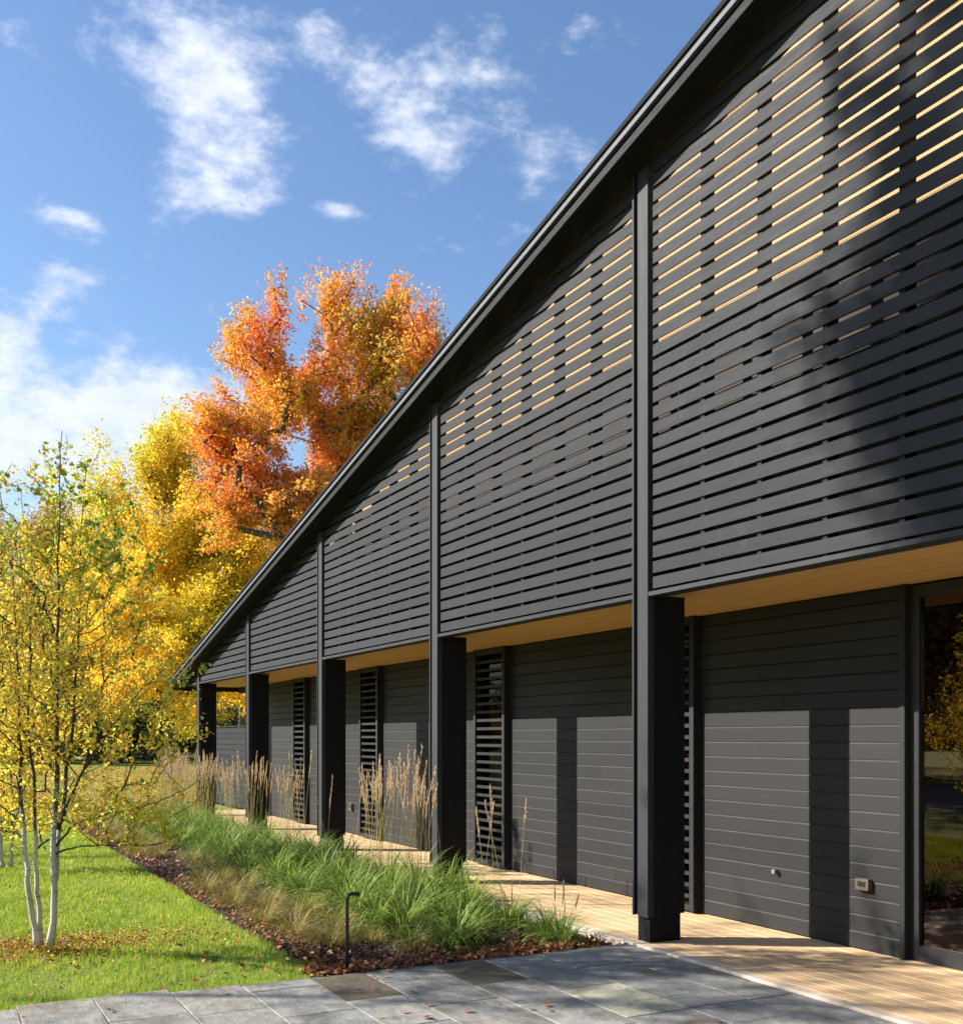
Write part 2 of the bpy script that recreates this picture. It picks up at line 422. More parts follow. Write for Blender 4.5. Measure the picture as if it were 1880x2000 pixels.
# ================================================================== SETTING (X = -distance along the facade, Y = depth behind the facade, Z up)
D0 = 4.94


def Rf(L):          # underside of the sloping roof above the facade
    return 5.40 - 0.2005 * (L - 10.0)


def flat(name, x0, x1, y0, y1, z, mat, kind='structure', nx=1, ny=1, noise_amp=0.0):
    xs = np.linspace(x0, x1, nx + 1); ys = np.linspace(y0, y1, ny + 1)
    X, Y = np.meshgrid(xs, ys, indexing='ij'); Z = np.full_like(X, z)
    if noise_amp:
        Z = Z + noise_amp * (np.sin(X * 3.1 + Y * 1.7) * .35 + np.sin(X * 7.3 - Y * 5.1) * .25 + nr.rand(*X.shape) * .5 - .25)
    V = np.stack([X, Y, Z], -1).reshape(-1, 3); n = ny + 1
    i, j = np.meshgrid(np.arange(nx), np.arange(ny), indexing='ij'); a = (i * n + j).ravel()
    Fq = np.stack([a, a + n, a + n + 1, a + 1], -1)
    o = link(name, np_mesh(name, V, Fq, 4, mat, smooth=nx > 1)); o['kind'] = kind; return o


flat('ground', -1500, 1500, -1500, 1500, -.30, M['lawn'])
flat('lawn', -75, -6.86, -40, -2.54, -.055, M['lawn'], nx=60, ny=50)
flat('lawn', -75, -22.6, -2.538, 45, -.057, M['lawn'])
flat('garden_bed', -22.6, -6.86, -2.545, .10, -.065, M['soil'], nx=150, ny=36, noise_amp=.03)

# --- bluestone paving: strips of constant depth, joints open between slabs
pav = flat('paving', -6.85, 6.0, -9.5, .02 - .11, -.0185, M['joint'])
strips = [-3.2, -2.75, -2.3, -1.86, -1.4, -.93, -.42, .03, .48, .915, 1.37, 1.81, 2.27, 2.66, 3.15, 3.57, 4.02, 4.48, 4.845]
given = {(2.27, 2.66): [6.78, 6.12, 5.45], (3.15, 3.57): [6.78, 6.13, 5.5], (3.57, 4.02): [6.78, 6.53, 5.76, 5.02, 4.55], (2.66, 3.15): [6.78, 6.45, 5.77, 5.05],
         (4.02, 4.48): [6.78, 6.25, 5.30, 5.02, 4.63], (4.48, 4.845): [6.78, 5.95, 5.39, 5.01, 4.2], (.48, .915): [6.94, 6.53, 5.8], (.915, 1.37): [6.93, 6.28, 5.7],
         (1.37, 1.81): [6.86, 6.57, 6.2, 5.6], (1.81, 2.27): [6.80, 6.6, 5.92, 5.4]}
special = {((2.27, 2.66), 0): 'stone_brown', ((3.15, 3.57), 0): 'stone_brown', ((3.57, 4.02), 2): 'stone_pale'}


def slab_mesh(w, d, mat):
    c = .0035; h = .03
    b = MB()
    j = lambda: rnd.uniform(-.003, .003)
    base = [(-w / 2 + j(), -d / 2 + j()), (w / 2 + j(), -d / 2 + j()), (w / 2 + j(), d / 2 + j()), (-w / 2 + j(), d / 2 + j())]
    cx = [(p[0] * (1 - 2 * c / w), p[1] * (1 - 2 * c / d)) for p in base]
    b.v = [(x, y, -h) for x, y in base] + [(x, y, -c) for x, y in base] + [(x, y, 0) for x, y in cx]
    for k in range(2):
        for i in range(4): b.f.append([k * 4 + i, k * 4 + (i + 1) % 4, k * 4 + 4 + (i + 1) % 4, k * 4 + 4 + i])
    b.f.append([8, 9, 10, 11]); b.mi = [0] * 9
    return b.mesh('slab', mat)


for (d0, d1) in zip(strips[:-1], strips[1:]):
    cuts = list(given.get((d0, d1), [6.86 if d0 < 1.4 else 6.8]))
    while cuts[-1] > (0.6 if d0 > -1 else 3.0): cuts.append(cuts[-1] - rnd.choice([.45, .6, .6, .75, .9]))
    for i, (a, b_) in enumerate(zip(cuts[:-1], cuts[1:])):
        g = .006
        o = link('slab', slab_mesh(a - b_ - g, d1 - d0 - g, M[special.get(((d0, d1), i), 'stone')]), pav)
        o.location = (-(a + b_) / 2, (d0 + d1) / 2 - D0, -.012 + rnd.uniform(-.0025, .0025))
        o.rotation_euler = (rnd.uniform(-.002, .002), rnd.uniform(-.002, .002), 0)

o = flat('driveway', -70, 8, -23, -12.5, -.046, simple('driveway_gravel', (.20, .175, .18), .9))
# --- timber deck
deck = flat('deck', -23.2, 4.0, -.07, 1.9, -.028, M['dark'])
DX0, DX1 = -23.2, 4.0
ys = [-.075]
while ys[-1] < 1.30: ys.append(ys[-1] + (.10 if len(ys) == 1 else .14))
bcache = {}


def deck_board(length, w, mat):
    k = (round(length, 2), round(w, 3), mat.name)
    if k not in bcache: bcache[k] = MB().box(-length / 2, length / 2, -w / 2, w / 2, -.025, 0, .0035, 'x').mesh('board', mat)
    return bcache[k]


for r, (a, b_) in enumerate(zip(ys[:-1], ys[1:])):
    x = DX0; first = True
    while x < DX1 - .05:
        l = rnd.choice([1.6, 2.4, 3.2]) if first else 3.6
        l = min(l, DX1 - x)
        o = link('board', deck_board(l - .004, b_ - a - .005, M['deckedge'] if r == 0 else M['deck']), deck)
        o.location = (x + l / 2, (a + b_) / 2, rnd.uniform(-.001, .001)); x += l; first = False
o = MB().box(-23.2, -6.84, -.10, -.078, -.26, -.004, .003).build('edge_board', M['deckedge'], deck)

# ================================================================== HOUSE
house = empty('house', (-12, 0, 0))
tag(house, 'long black timber house with slatted gable, deep columns and cedar ceiling over a porch', 'house')
HL = Vector(house.location)


def hpart(mb, name, mats, parent=None, **k):
    """mesh given in world coordinates, made a part of the house (or sub-part of a part at the house's origin)"""
    o = mb.build(name, mats, parent or house, **k)
    if parent is None: o.location = -HL
    return o


COL = [-1.0, 2.86, 6.67, 10.48, 14.29, 18.11, 21.88]     # near (right) face of every column, distance along the facade
CW = .205
BEAM_Z = 2.69
for k, L0 in enumerate(COL):
    xn, xf = -L0, -(L0 + CW)
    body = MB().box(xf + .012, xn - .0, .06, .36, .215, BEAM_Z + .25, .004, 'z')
    c = hpart(body, 'column', M['post_shade'])
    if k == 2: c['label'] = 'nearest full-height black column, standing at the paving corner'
    hpart(MB().box(xf + .030, xn - .022, .035, .335, 0.0, .2148, .003, 'z'), 'plinth', M['post_shade'], c)
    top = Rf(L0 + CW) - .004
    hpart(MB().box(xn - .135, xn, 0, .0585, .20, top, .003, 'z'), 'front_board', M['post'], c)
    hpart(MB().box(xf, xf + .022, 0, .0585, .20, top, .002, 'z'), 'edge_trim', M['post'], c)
    hpart(MB().box(xf + .0225, xn - .1355, .040, .0583, .20, top, 0, 'z'), 'recessed_board', M['post_shade'], c)
    hpart(MB().box(xf + .02, xn - .02, .060, .12, BEAM_Z + .252, top - .01, 0, 'z'), 'upper_post', M['post_shade'], c)

# --- slatted gable screen, one board at a time, top ones cut to the rake
PITCH, SH = .1195, .0895
ST0, ST1 = .034, .047
Z0 = BEAM_Z + .058
screen = None


def clip_top(x0, x1, z0, z1):
    """rectangle clipped below the rake line z = Rf(-x); x0 far, x1 near"""
    P = [(x0, z0), (x1, z0), (x1, z1), (x0, z1)]; out = []
    f = lambda p: Rf(-p[0]) - .004 - p[1]
    for i in range(4):
        a, b_ = P[i], P[(i + 1) % 4]; fa, fb = f(a), f(b_)
        if fa >= 0: out.append(a)
        if fa * fb < 0:
            t = fa / (fa - fb); out.append((a[0] + (b_[0] - a[0]) * t, a[1] + (b_[1] - a[1]) * t))
    return out


bays = [(-(COL[i + 1]), -(COL[i] + CW)) for i in range(1, len(COL) - 1)] + [(-23.45, -(COL[-1] + CW))]
bays = [(-(COL[i + 1]) + .0, -(COL[i] + CW) - .0) for i in range(1, len(COL) - 1)]
bays.append((-23.40, -(COL[-1] + CW)))
for bi, (xa, xb) in enumerate(bays):
    xa_, xb_ = xa + .012, xb - .004
    bot = MB().box(xa_ - .01, xb_ + .003, .003, .15, BEAM_Z, BEAM_Z + .034, .002, 'x')
    scr = hpart(bot, 'slat_screen', M['post'])
    scr['label'] = ['slatted screen bay at the right edge, crossed by tree shadow', 'slatted screen bay left of the nearest column', 'slatted screen bay with a few bright gaps',
                    'dark slatted screen bay with no bright gaps', 'short slatted screen bay beside the last pair of columns', 'smallest slatted wedge under the eave tip'][bi]
    z = Z0
    while True:
        P = clip_top(xa_, xb_, z, z + SH)
        if len(P) < 3 or max(p[0] for p in P) - min(p[0] for p in P) < .06: break
        dz = rnd.uniform(-.0012, .0012); dy = rnd.uniform(-.0012, .0012)
        hpart(MB().prism([(p[0], p[1] + dz) for p in P], 'y', ST0 + dy, ST1 + dy), 'slat', M['slat'], scr)
        z += PITCH
        if z > 9: break
    n = 7; L0 = -xb_
    for k in range(n):
        Lb = L0 + .03 + k * .592 if bi < 5 else L0 + .1 + k * .592
        if -Lb < xa_ + .02: break
        zt = Rf(Lb + .04) - .01
        if zt < BEAM_Z + .1: break
        hpart(MB().box(-Lb - .04, -Lb, ST1 + .003, ST1 + .10, BEAM_Z + .036, zt, 0, 'z'), 'batten', M['post_shade'], scr)

# --- roof
OV, TIP, NEAR = -.22, 23.66, -2.5


def rake(name, mat, y0, y1, t0, t1, La, Lb, parent=None, c=0):
    """bar following the roof slope between heights t0..t1 above the soffit line"""
    P = [(-Lb, Rf(Lb) + t0), (-La, Rf(La) + t0), (-La, Rf(La) + t1), (-Lb, Rf(Lb) + t1)]
    return hpart(MB().prism(P, 'y', y0, y1), name, mat, parent)


roof = rake('roof', M['roof'], OV + .012, .30, .045, .19, NEAR, 16.0)  # roof left open behind this strip so sun reaches the added cedar wall
rake('roof_slope', M['roof'], OV + .012, 8.0, .045, .19, 16.0, TIP - .02, roof)
rake('upper_roof', M['roof'], 3.15, 8.0, .045, .19, NEAR, 16.0, roof)
rake('roof_edge', M['roof'], OV - .03, OV + .03, .165, .205, NEAR, TIP, roof)
P = [(OV - .024, .098), (OV - .010, .166), (OV + .008, .166), (OV + .008, .098)]
for La, Lb in ((NEAR, 4.2), (4.2, 9.9), (9.9, 15.7), (15.7, TIP)):      # flashing leaning back a little
    b = MB(); sh = -.0015
    V = [(-Lb + .001, y, Rf(Lb) + t) for y, t in P] + [(-La - .001, y, Rf(La) + t) for y, t in P]
    b.v = V; b.f = [[0, 1, 2, 3], [7, 6, 5, 4]] + [[i, 4 + i, 4 + (i + 1) % 4, (i + 1) % 4] for i in range(4)]; b.mi = [0] * 6
    hpart(b, 'flashing', M['flash'], roof)
rake('shadow_board', M['post_shade'], OV + .022, OV + .045, .0, .098, NEAR, TIP, roof)
for La, Lb in ((NEAR, 1.1), (1.1, 6.0), (6.0, 10.9), (10.9, 15.75), (15.75, 20.6), (20.6, TIP)):
    rake('fascia_board', M['fascia'], OV - .002, OV + .021, -.005, .060, La + .001, Lb - .001, roof)
nb = 4
for i in range(nb):
    w = (.30 - (OV + .046)) / nb; y0 = OV + .046 + i * w
    for La, Lb in ((NEAR, 3.5 + i % 2), (3.5 + i % 2, 8.2 - i % 2), (8.2 - i % 2, 12.8 + i % 2), (12.8 + i % 2, 18 - i % 2), (18 - i % 2, TIP)):
        rake('soffit_board', M['soffit_dark'], y0 + .001, y0 + w - .002, .006, .04, La + .001, Lb - .001, roof)
# far eave: horizontal tip board and return under the eave
hpart(MB().box(-TIP - .045, -TIP - .002, OV - .03, 8.0, Rf(TIP) - .03, Rf(TIP) + .20, .004, 'y'), 'eave_board', M['fascia'], roof)

# --- added sunlit cedar wall seen through the gaps, added low dark wall in front
up = hpart(MB().box(-21.0, 2.4, 3.022, 3.12, 2.9, 5.0, 0, 'x'), 'added_upper_wall', M['cedar_wall'])
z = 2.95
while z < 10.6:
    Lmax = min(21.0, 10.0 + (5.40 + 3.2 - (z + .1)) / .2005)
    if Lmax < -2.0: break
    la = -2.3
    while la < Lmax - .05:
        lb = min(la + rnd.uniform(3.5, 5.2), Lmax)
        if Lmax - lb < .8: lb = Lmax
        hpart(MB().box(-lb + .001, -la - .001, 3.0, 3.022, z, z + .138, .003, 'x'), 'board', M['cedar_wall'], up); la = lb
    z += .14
inn = hpart(MB().box(-23.0, 2.4, .36, .42, 2.765, 3.0, 0, 'x'), 'added_inner_wall', M['inner'])  # added to hide the sunlit boards below a level line
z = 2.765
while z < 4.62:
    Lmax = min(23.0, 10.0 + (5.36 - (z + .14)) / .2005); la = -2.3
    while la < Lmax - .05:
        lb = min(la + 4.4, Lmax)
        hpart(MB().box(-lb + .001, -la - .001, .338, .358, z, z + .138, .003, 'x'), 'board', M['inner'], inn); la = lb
    z += .14

# --- porch ceiling of cedar boards running along the house
ceil = hpart(MB().box(-23.4, 3.9, .152, 2.2, 2.722, 2.76, 0, 'x'), 'porch_ceiling', M['dark'])
cb = {}
y = .152; row = 0
while y < 1.275:
    w = .0845; x = -23.35; first = True
    while x < 3.9 - .02:
        l = [1.3, 2.9, 2.0, 3.9][row % 4] if first else 4.6
        l = min(l, 3.9 - x); k = round(l, 2)
        if k not in cb: cb[k] = MB().box(-l / 2 + .0008, l / 2 - .0008, -w / 2 + .0015, w / 2 - .0015, 0, .018, .003, 'x').mesh('board', M['cedar'])
        o = link('board', cb[k], ceil); o.location = (x + l / 2, y + w / 2, 2.700 + rnd.uniform(-.0005, .0005)); x += l; first = False
    y += w; row += 1
hpart(MB().box(-23.35, -21.9, 1.20, 1.30, 2.57, 2.699, .004, 'x'), 'back_beam', M['fascia'])
hpart(MB().box(-23.42, -23.36, -.0, 1.3, 2.60, 2.72, .003, 'y'), 'end_beam', M['fascia'])

# --- porch wall: horizontal boards between the shutters
WY = 1.28
shut = [(-8.9, -7.60), (7.60, 8.50), (11.14, 12.02), (15.17, 16.03), (18.70, 19.50)]    # (right edge, left edge) of every shutter
segs = [(5.38, 7.595), (8.43, 11.135), (11.95, 15.165), (15.95, 18.695), (19.42, 22.05)]
shut = [(7.60, 8.43), (11.14, 11.95), (15.17, 15.95), (18.70, 19.42)]
wall = hpart(MB().box(-22.05, -5.36, WY + .024, WY + .12, 0, 2.72, 0, 'x'), 'porch_wall', M['dark'])
BP = .1293
for (la, lb) in segs:
    me = {}
    z = .012; i = 0
    while z < 2.69:
        h = min(BP, 2.698 - z)
        if round(h, 3) not in me:      # board with a bevelled top edge and a small recess above
            pts = [(0, 0), (0, h - .0145), (.0055, h - .0035), (.022, h - .0035), (.022, 0)]
            me[round(h, 3)] = MB().prism(pts, 'x', -lb + .002, -la - .002).mesh('board', M['wall'])
        if lb - la > 2.0 and rnd.random() < .18:      # two lengths with a butt joint
            cut = rnd.uniform(la + .5, lb - .5)
            for (p, q) in ((la, cut), (cut, lb)):
                pts = [(0, 0), (0, h - .0145), (.0055, h - .0035), (.022, h - .0035), (.022, 0)]
                o = link('board', MB().prism(pts, 'x', -q + .0012, -p - .0012).mesh('board', M['wall']), wall); o.location = (0, WY + rnd.uniform(-.0015, .0015), z + rnd.uniform(-.0008, .0008))
        else:
            o = link('board', me[round(h, 3)], wall); o.location = (0, WY + rnd.uniform(-.001, .001), z + rnd.uniform(-.0008, .0008))
        z += BP; i += 1
hpart(MB().box(-5.379, -5.33, WY - .012, WY + .115, 0, 2.70, .003, 'z'), 'corner_board', M['wall'])
hpart(MB().box(-22.10, -22.052, WY - .012, WY + .115, 0, 2.70, .003, 'z'), 'corner_board', M['wall'])
for si, (la, lb) in enumerate(shut):
    y0, y1 = WY - .085, WY + .02
    fr = MB().box(-la - .062, -la, y0, y1, .02, 2.695, .003, 'z').box(-lb, -lb + .055, y0, y1, .02, 2.695, .003, 'z')
    fr.box(-lb + .0555, -la - .0625, y0 + .004, y1 - .01, .02, .075, .003, 'x').box(-lb + .0555, -la - .0625, y0 + .004, y1 - .01, 2.64, 2.693, .003, 'x')
    s = hpart(fr, 'louvred_shutter', M['wall'])
    s['label'] = ['shutter mostly hidden behind the nearest column', 'widest visible louvred shutter, right of the second column', 'louvred shutter right of the third column', 'farthest louvred shutter'][si]
    lm = MB().prism([(0, 0), (0, .032), (.012, .036), (.045, .022), (.045, .010), (.012, 0)], 'x', -lb + .056, -la - .063).mesh('louvre', M['wall'])
    z = .135
    while z < 2.62:
        o = link('louvre', lm, s); o.location = (0, y0 + .018, z); z += .1035
    # dark glazing behind
    hpart(MB().box(-lb + .056, -la - .063, WY + .019, WY + .023, .08, 2.64, 0), 'pane', M['glass_dark'], s)

# --- glass door at the right with dark room behind
dr = hpart(MB().box(-5.33, -5.255, WY + .045, WY + .13, .0, 2.69, .003, 'z').box(-1.6, -1.53, WY + .045, WY + .13, 0, 2.69, .003, 'z')
           .box(-5.2545, -1.6005, WY + .047, WY + .125, 0, .115, .003, 'x').box(-5.2545, -1.6005, WY + .047, WY + .125, 2.60, 2.688, .003, 'x'), 'glass_door', M['metal'])
hpart(MB().box(-5.2545, -1.6005, WY + .075, WY + .085, .1155, 2.5995), 'pane', M['glass'], dr)
hpart(MB().box(-1.52, 4, WY + .0, WY + .12, 0, 2.70, 0, 'x'), 'end_wall', M['wall'])
room = MB()
room.v = [(-22, 1.42, .01), (4, 1.42, .01), (4, 7.5, .01), (-22, 7.5, .01), (-22, 1.42, 2.75), (4, 1.42, 2.75), (4, 7.5, 2.75), (-22, 7.5, 2.75)]
room.f = [[0, 1, 2, 3], [4, 5, 6, 7], [2, 3, 7, 6], [0, 3, 7, 4], [1, 2, 6, 5]]; room.mi = [0] * 5
hpart(room, 'interior', M['dark'])


def plate(x, z, w, h, name, mat, extra=True, lab=None):
    p = hpart(MB().box(x - w / 2, x + w / 2, WY - .045, WY - .001, z - h / 2, z + h / 2, .006, 'y'), name, mat)
    if extra:
        hpart(MB().box(x - w * .28, x + w * .28, WY - .049, WY - .0455, z - h * .16, z + h * .2, .001, 'y'), 'cover', M['dark'], p)
        hpart(MB().box(x - w * .32, x + w * .32, WY - .052, WY - .0455, z + h * .24, z + h * .30, .001, 'x'), 'hinge', M['bronze'], p)
    if lab: p['label'] = lab
    return p


def on_wall(px, py, d=D0 + WY):
    t = (px - CX) / F_PX; l = CA - t * SA; dd = SA + t * CA; Z = d / dd
    return -l * Z, 1.6 + (HY - py) / F_PX * Z


x, z = on_wall(1690, 1727); plate(x, z, .125, .085, 'outlet_box', M['bronze'], True, 'bronze outlet box low on the wall near the glass door')
x, z = on_wall(1517, 1702); plate(x, z, .035, .035, 'small_fitting', M['white'], False, 'tiny pale fitting low on the wall right of the nearest column')
x, z = on_wall(688, 1576); plate(x, z, .10, .11, 'outlet_box', M['bronze'], True, 'outlet box beside the third column')

# --- low board fence continuing the wall line beyond the house
fen = empty('garden_fence', (-25.0, 1.6, 0)); tag(fen, 'low dark board fence beyond the far end of the porch', 'fence')
fm = MB().box(-2.65, 2.65, 0, .022, 0, .121, .003, 'x').mesh('board', M['fascia'])
for i in range(14):
    o = link('board', fm, fen); o.location = (0, -.27 + rnd.uniform(-.001, .001), .01 + i * .1293)
for x in (-2.6, 0, 2.6): link('post', MB().box(x - .045, x + .045, -.245, -.16, -.1, 1.83, .004, 'z').mesh('post', M['fascia']), fen)
link('cap_rail', MB().box(-2.7, 2.7, -.29, -.14, 1.832, 1.86, .003, 'x').mesh('cap_rail', M['fascia']), fen)

# ================================================================== path light
pl = empty('path_light', (-6.93, -2.36, -.05)); tag(pl, 'thin black bent-tube path light at the bed corner beside the paving', 'path light')
pts = [(0, 0, -.1), (0, 0, .30), (0, 0, .535)] + [(0, .028 * (1 - math.cos(a)), .535 + .028 * math.sin(a)) for a in (R(30), R(60), R(90))] + [(0, .055, .563), (0, .075, .563)]
MB().tube(pts, .0125, 12).build('tube', M['metal'], pl, smooth=True)
MB().tube([(0, .062, .563), (0, .085, .560)], .0155, 12).build('lamp_head', M['metal'], pl, smooth=True)


# ================================================================== vegetation tools
def W(px, py, Z):
    return np.array(CAM + (FWD + RGT * ((px - CX) / F_PX) + UP * ((HY - py) / F_PX)) * Z)


def blades(base, az, length, lean, width, seg=3, droop=1.0, curl=None):
    """arching blades as tapered strips: arrays of equal length n. lean = outward angle from vertical at base, droop adds per segment"""
    n = len(az); hd = np.stack([np.cos(az), np.sin(az), np.zeros(n)], -1); sd_ = np.stack([-np.sin(az), np.cos(az), np.zeros(n)], -1)
    rows = []; p = base.copy(); ang = lean.copy()
    for k in range(seg):
        w = width * (1 - .55 * (k / seg) ** 1.5)
        rows.append(p - sd_ * w[:, None] / 2); rows.append(p + sd_ * w[:, None] / 2)
        step = (length / seg)[:, None]
        p = p + (hd * np.sin(ang)[:, None] + np.array([0, 0, 1.0]) * np.cos(ang)[:, None]) * step
        ang = ang + droop / seg if np.isscalar(droop) else ang + droop / seg
    rows.append(p)
    nv = 2 * seg + 1
    V = np.stack(rows, 1).reshape(-1, 3); o = (np.arange(n) * nv)[:, None]
    idx = []; cnt = []
    for k in range(seg - 1): idx.append(o + np.array([2 * k, 2 * k + 1, 2 * k + 3, 2 * k + 2])); cnt.append(4)
    idx.append(o + np.array([2 * seg - 2, 2 * seg - 1, 2 * seg])); cnt.append(3)
    Fi = np.concatenate(idx, 1).ravel(); C = np.tile(cnt, n)
    return V, Fi, C


def join_np(parts):
    Vs, Fs, Cs, Ms = [], [], [], []; off = 0
    for p in parts:
        V, Fi, C = p[:3]; Vs.append(V); Fs.append(Fi + off); Cs.append(C); Ms.append(np.full(len(C), p[3] if len(p) > 3 else 0)); off += len(V)
    return np.concatenate(Vs), np.concatenate(Fs), np.concatenate(Cs), np.concatenate(Ms)


def leaf_quads(P, size, rs, flat=.5, fold=.25, aspect=.62, n6=False, normal_bias=None):
    """kite / hexagonal folded leaves at points P"""
    n = len(P)
    nrm = rs.normal(size=(n, 3)); nrm[:, 2] += flat * 2
    if normal_bias is not None: nrm += normal_bias
    nrm /= np.linalg.norm(nrm, axis=1)[:, None]
    t = rs.normal(size=(n, 3)); t[:, 2] -= .5
    t -= nrm * (t * nrm).sum(1)[:, None]; t /= np.linalg.norm(t, axis=1)[:, None]
    s_ = np.cross(nrm, t); L_ = size[:, None]
    up = nrm * L_ * fold * .5
    if not n6:
        v0 = P; v1 = P + t * L_ * .42 + s_ * L_ * aspect / 2 + up; v2 = P + t * L_; v3 = P + t * L_ * .42 - s_ * L_ * aspect / 2 + up
        V = np.stack([v0, v1, v2, v3], 1).reshape(-1, 3); o = (np.arange(n) * 4)[:, None]
        Fi = (o + np.array([0, 1, 2, 0, 2, 3])).ravel(); return V, Fi, np.full(2 * n, 3)
    a = aspect / 2
    v = [P, P + t * L_ * .22 + s_ * L_ * a * .8 + up * .8, P + t * L_ * .55 + s_ * L_ * a + up, P + t * L_, P + t * L_ * .55 - s_ * L_ * a + up, P + t * L_ * .22 - s_ * L_ * a * .8 + up * .8]
    V = np.stack(v, 1).reshape(-1, 3); o = (np.arange(n) * 6)[:, None]
    Fi = (o + np.array([0, 1, 2, 3, 0, 3, 4, 5])).ravel(); return V, Fi, np.full(2 * n, 4)


def sticks(A, B, ra, rb, n=5):
    """tapered open prisms from A to B (vectorised)"""
    A = np.asarray(A); B = np.asarray(B); k = len(A); d = B - A; d /= (np.linalg.norm(d, axis=1)[:, None] + 1e-9)
    ref = np.where(np.abs(d[:, 2:3]) < .9, np.array([[0, 0, 1.0]]), np.array([[1.0, 0, 0]])); u = np.cross(d, ref); u /= np.linalg.norm(u, axis=1)[:, None]; w = np.cross(d, u)
    rows = []
    for (Q, r) in ((A, ra), (B, rb)):
        for j in range(n):
            a = 2 * math.pi * j / n; rows.append(Q + (u * math.cos(a) + w * math.sin(a)) * np.asarray(r)[:, None])
    V = np.stack(rows, 1).reshape(-1, 3); o = (np.arange(k) * 2 * n)[:, None]
    idx = np.concatenate([o + np.array([j, (j + 1) % n, n + (j + 1) % n, n + j]) for j in range(n)], 1).ravel()
    return V, idx, np.full(k * n, 4)


def grow(seed_nodes, targets, seg=.6, sag=.0, up_pen=.6, rs=nr):
    """connect targets to a skeleton; returns nodes, parents"""
    nodes = [np.array(p) for p in seed_nodes]; par = [-1] + list(range(len(seed_nodes) - 1))
    top = np.array(seed_nodes[-1]); T = np.asarray(targets); order = np.argsort(np.linalg.norm(T - top, axis=1))
    arr = np.zeros((len(T) * 12 + len(nodes) + 10, 3)); arr[:len(nodes)] = nodes; n = len(nodes); smin = int(len(seed_nodes) * .35)
    for i in order:
        t = T[i]; d = t - arr[smin:n]; dist = np.linalg.norm(d, axis=1) + up_pen * np.maximum(0, -d[:, 2]) * 2 + np.maximum(0, .5 - d[:, 2] / (np.linalg.norm(d, axis=1) + 1e-6)) * .5
        j = int(np.argmin(dist)) + smin; a = arr[j]; L_ = np.linalg.norm(t - a); k = max(1, min(10, int(L_ / seg))); prev = j
        b_ = rs.normal(size=3) * L_ * .06
        for q in range(1, k + 1):
            f = q / k; p = a + (t - a) * f + b_ * math.sin(f * math.pi) + np.array([0, 0, -sag * L_ * math.sin(f * math.pi)])
            arr[n] = p; par.append(prev); prev = n; n += 1
    return arr[:n], np.array(par)


def skeleton_mesh(nodes, par, r_tip, r_max, expo=.5, n=5, rmin_draw=0, trunk_n=9):
    N_ = len(nodes); cnt = np.zeros(N_); has = np.zeros(N_, bool); has[par[par >= 0]] = True
    cnt[~has] = 1
    for i in range(N_ - 1, 0, -1):
        if par[i] >= 0: cnt[par[i]] += cnt[i]
    r = r_tip * cnt ** expo; r = np.minimum(r, r_max)
    i = np.arange(N_)[par >= 0]; p = par[i]
    big = r[i] > .05
    parts = []
    if big.any(): parts.append(sticks(nodes[p[big]], nodes[i[big]] , r[p[big]], r[i[big]], 8))
    if (~big).any(): parts.append(sticks(nodes[p[~big]], nodes[i[~big]], np.minimum(r[p[~big]], r[i[~big]] * 1.4), r[i[~big]], 4))
    return join_np(parts), r


def wave3(P, rs, wl, k=9):
    v = np.zeros(len(P))
    for _ in range(k):
        d = rs.normal(size=3); d /= np.linalg.norm(d); v += np.sin(P @ d * (2 * math.pi / (wl * rs.uniform(.6, 1.5))) + rs.uniform(0, 6.28))
    return v


def blob_pts(blobs, n, rs, hollow=.45):
    """blobs: (centre, (rx, ry, rz)) ; samples by volume, pushed outwards"""
    vol = np.array([b[1][0] * b[1][1] * b[1][2] for b in blobs]); vol = vol ** .8; ch = rs.choice(len(blobs), n, p=vol / vol.sum())
    d = rs.normal(size=(n, 3)); d /= np.linalg.norm(d, axis=1)[:, None]; r = rs.rand(n) ** hollow
    C = np.array([b[0] for b in blobs])[ch]; S = np.array([b[1] for b in blobs])[ch]
    return C + d * r[:, None] * S


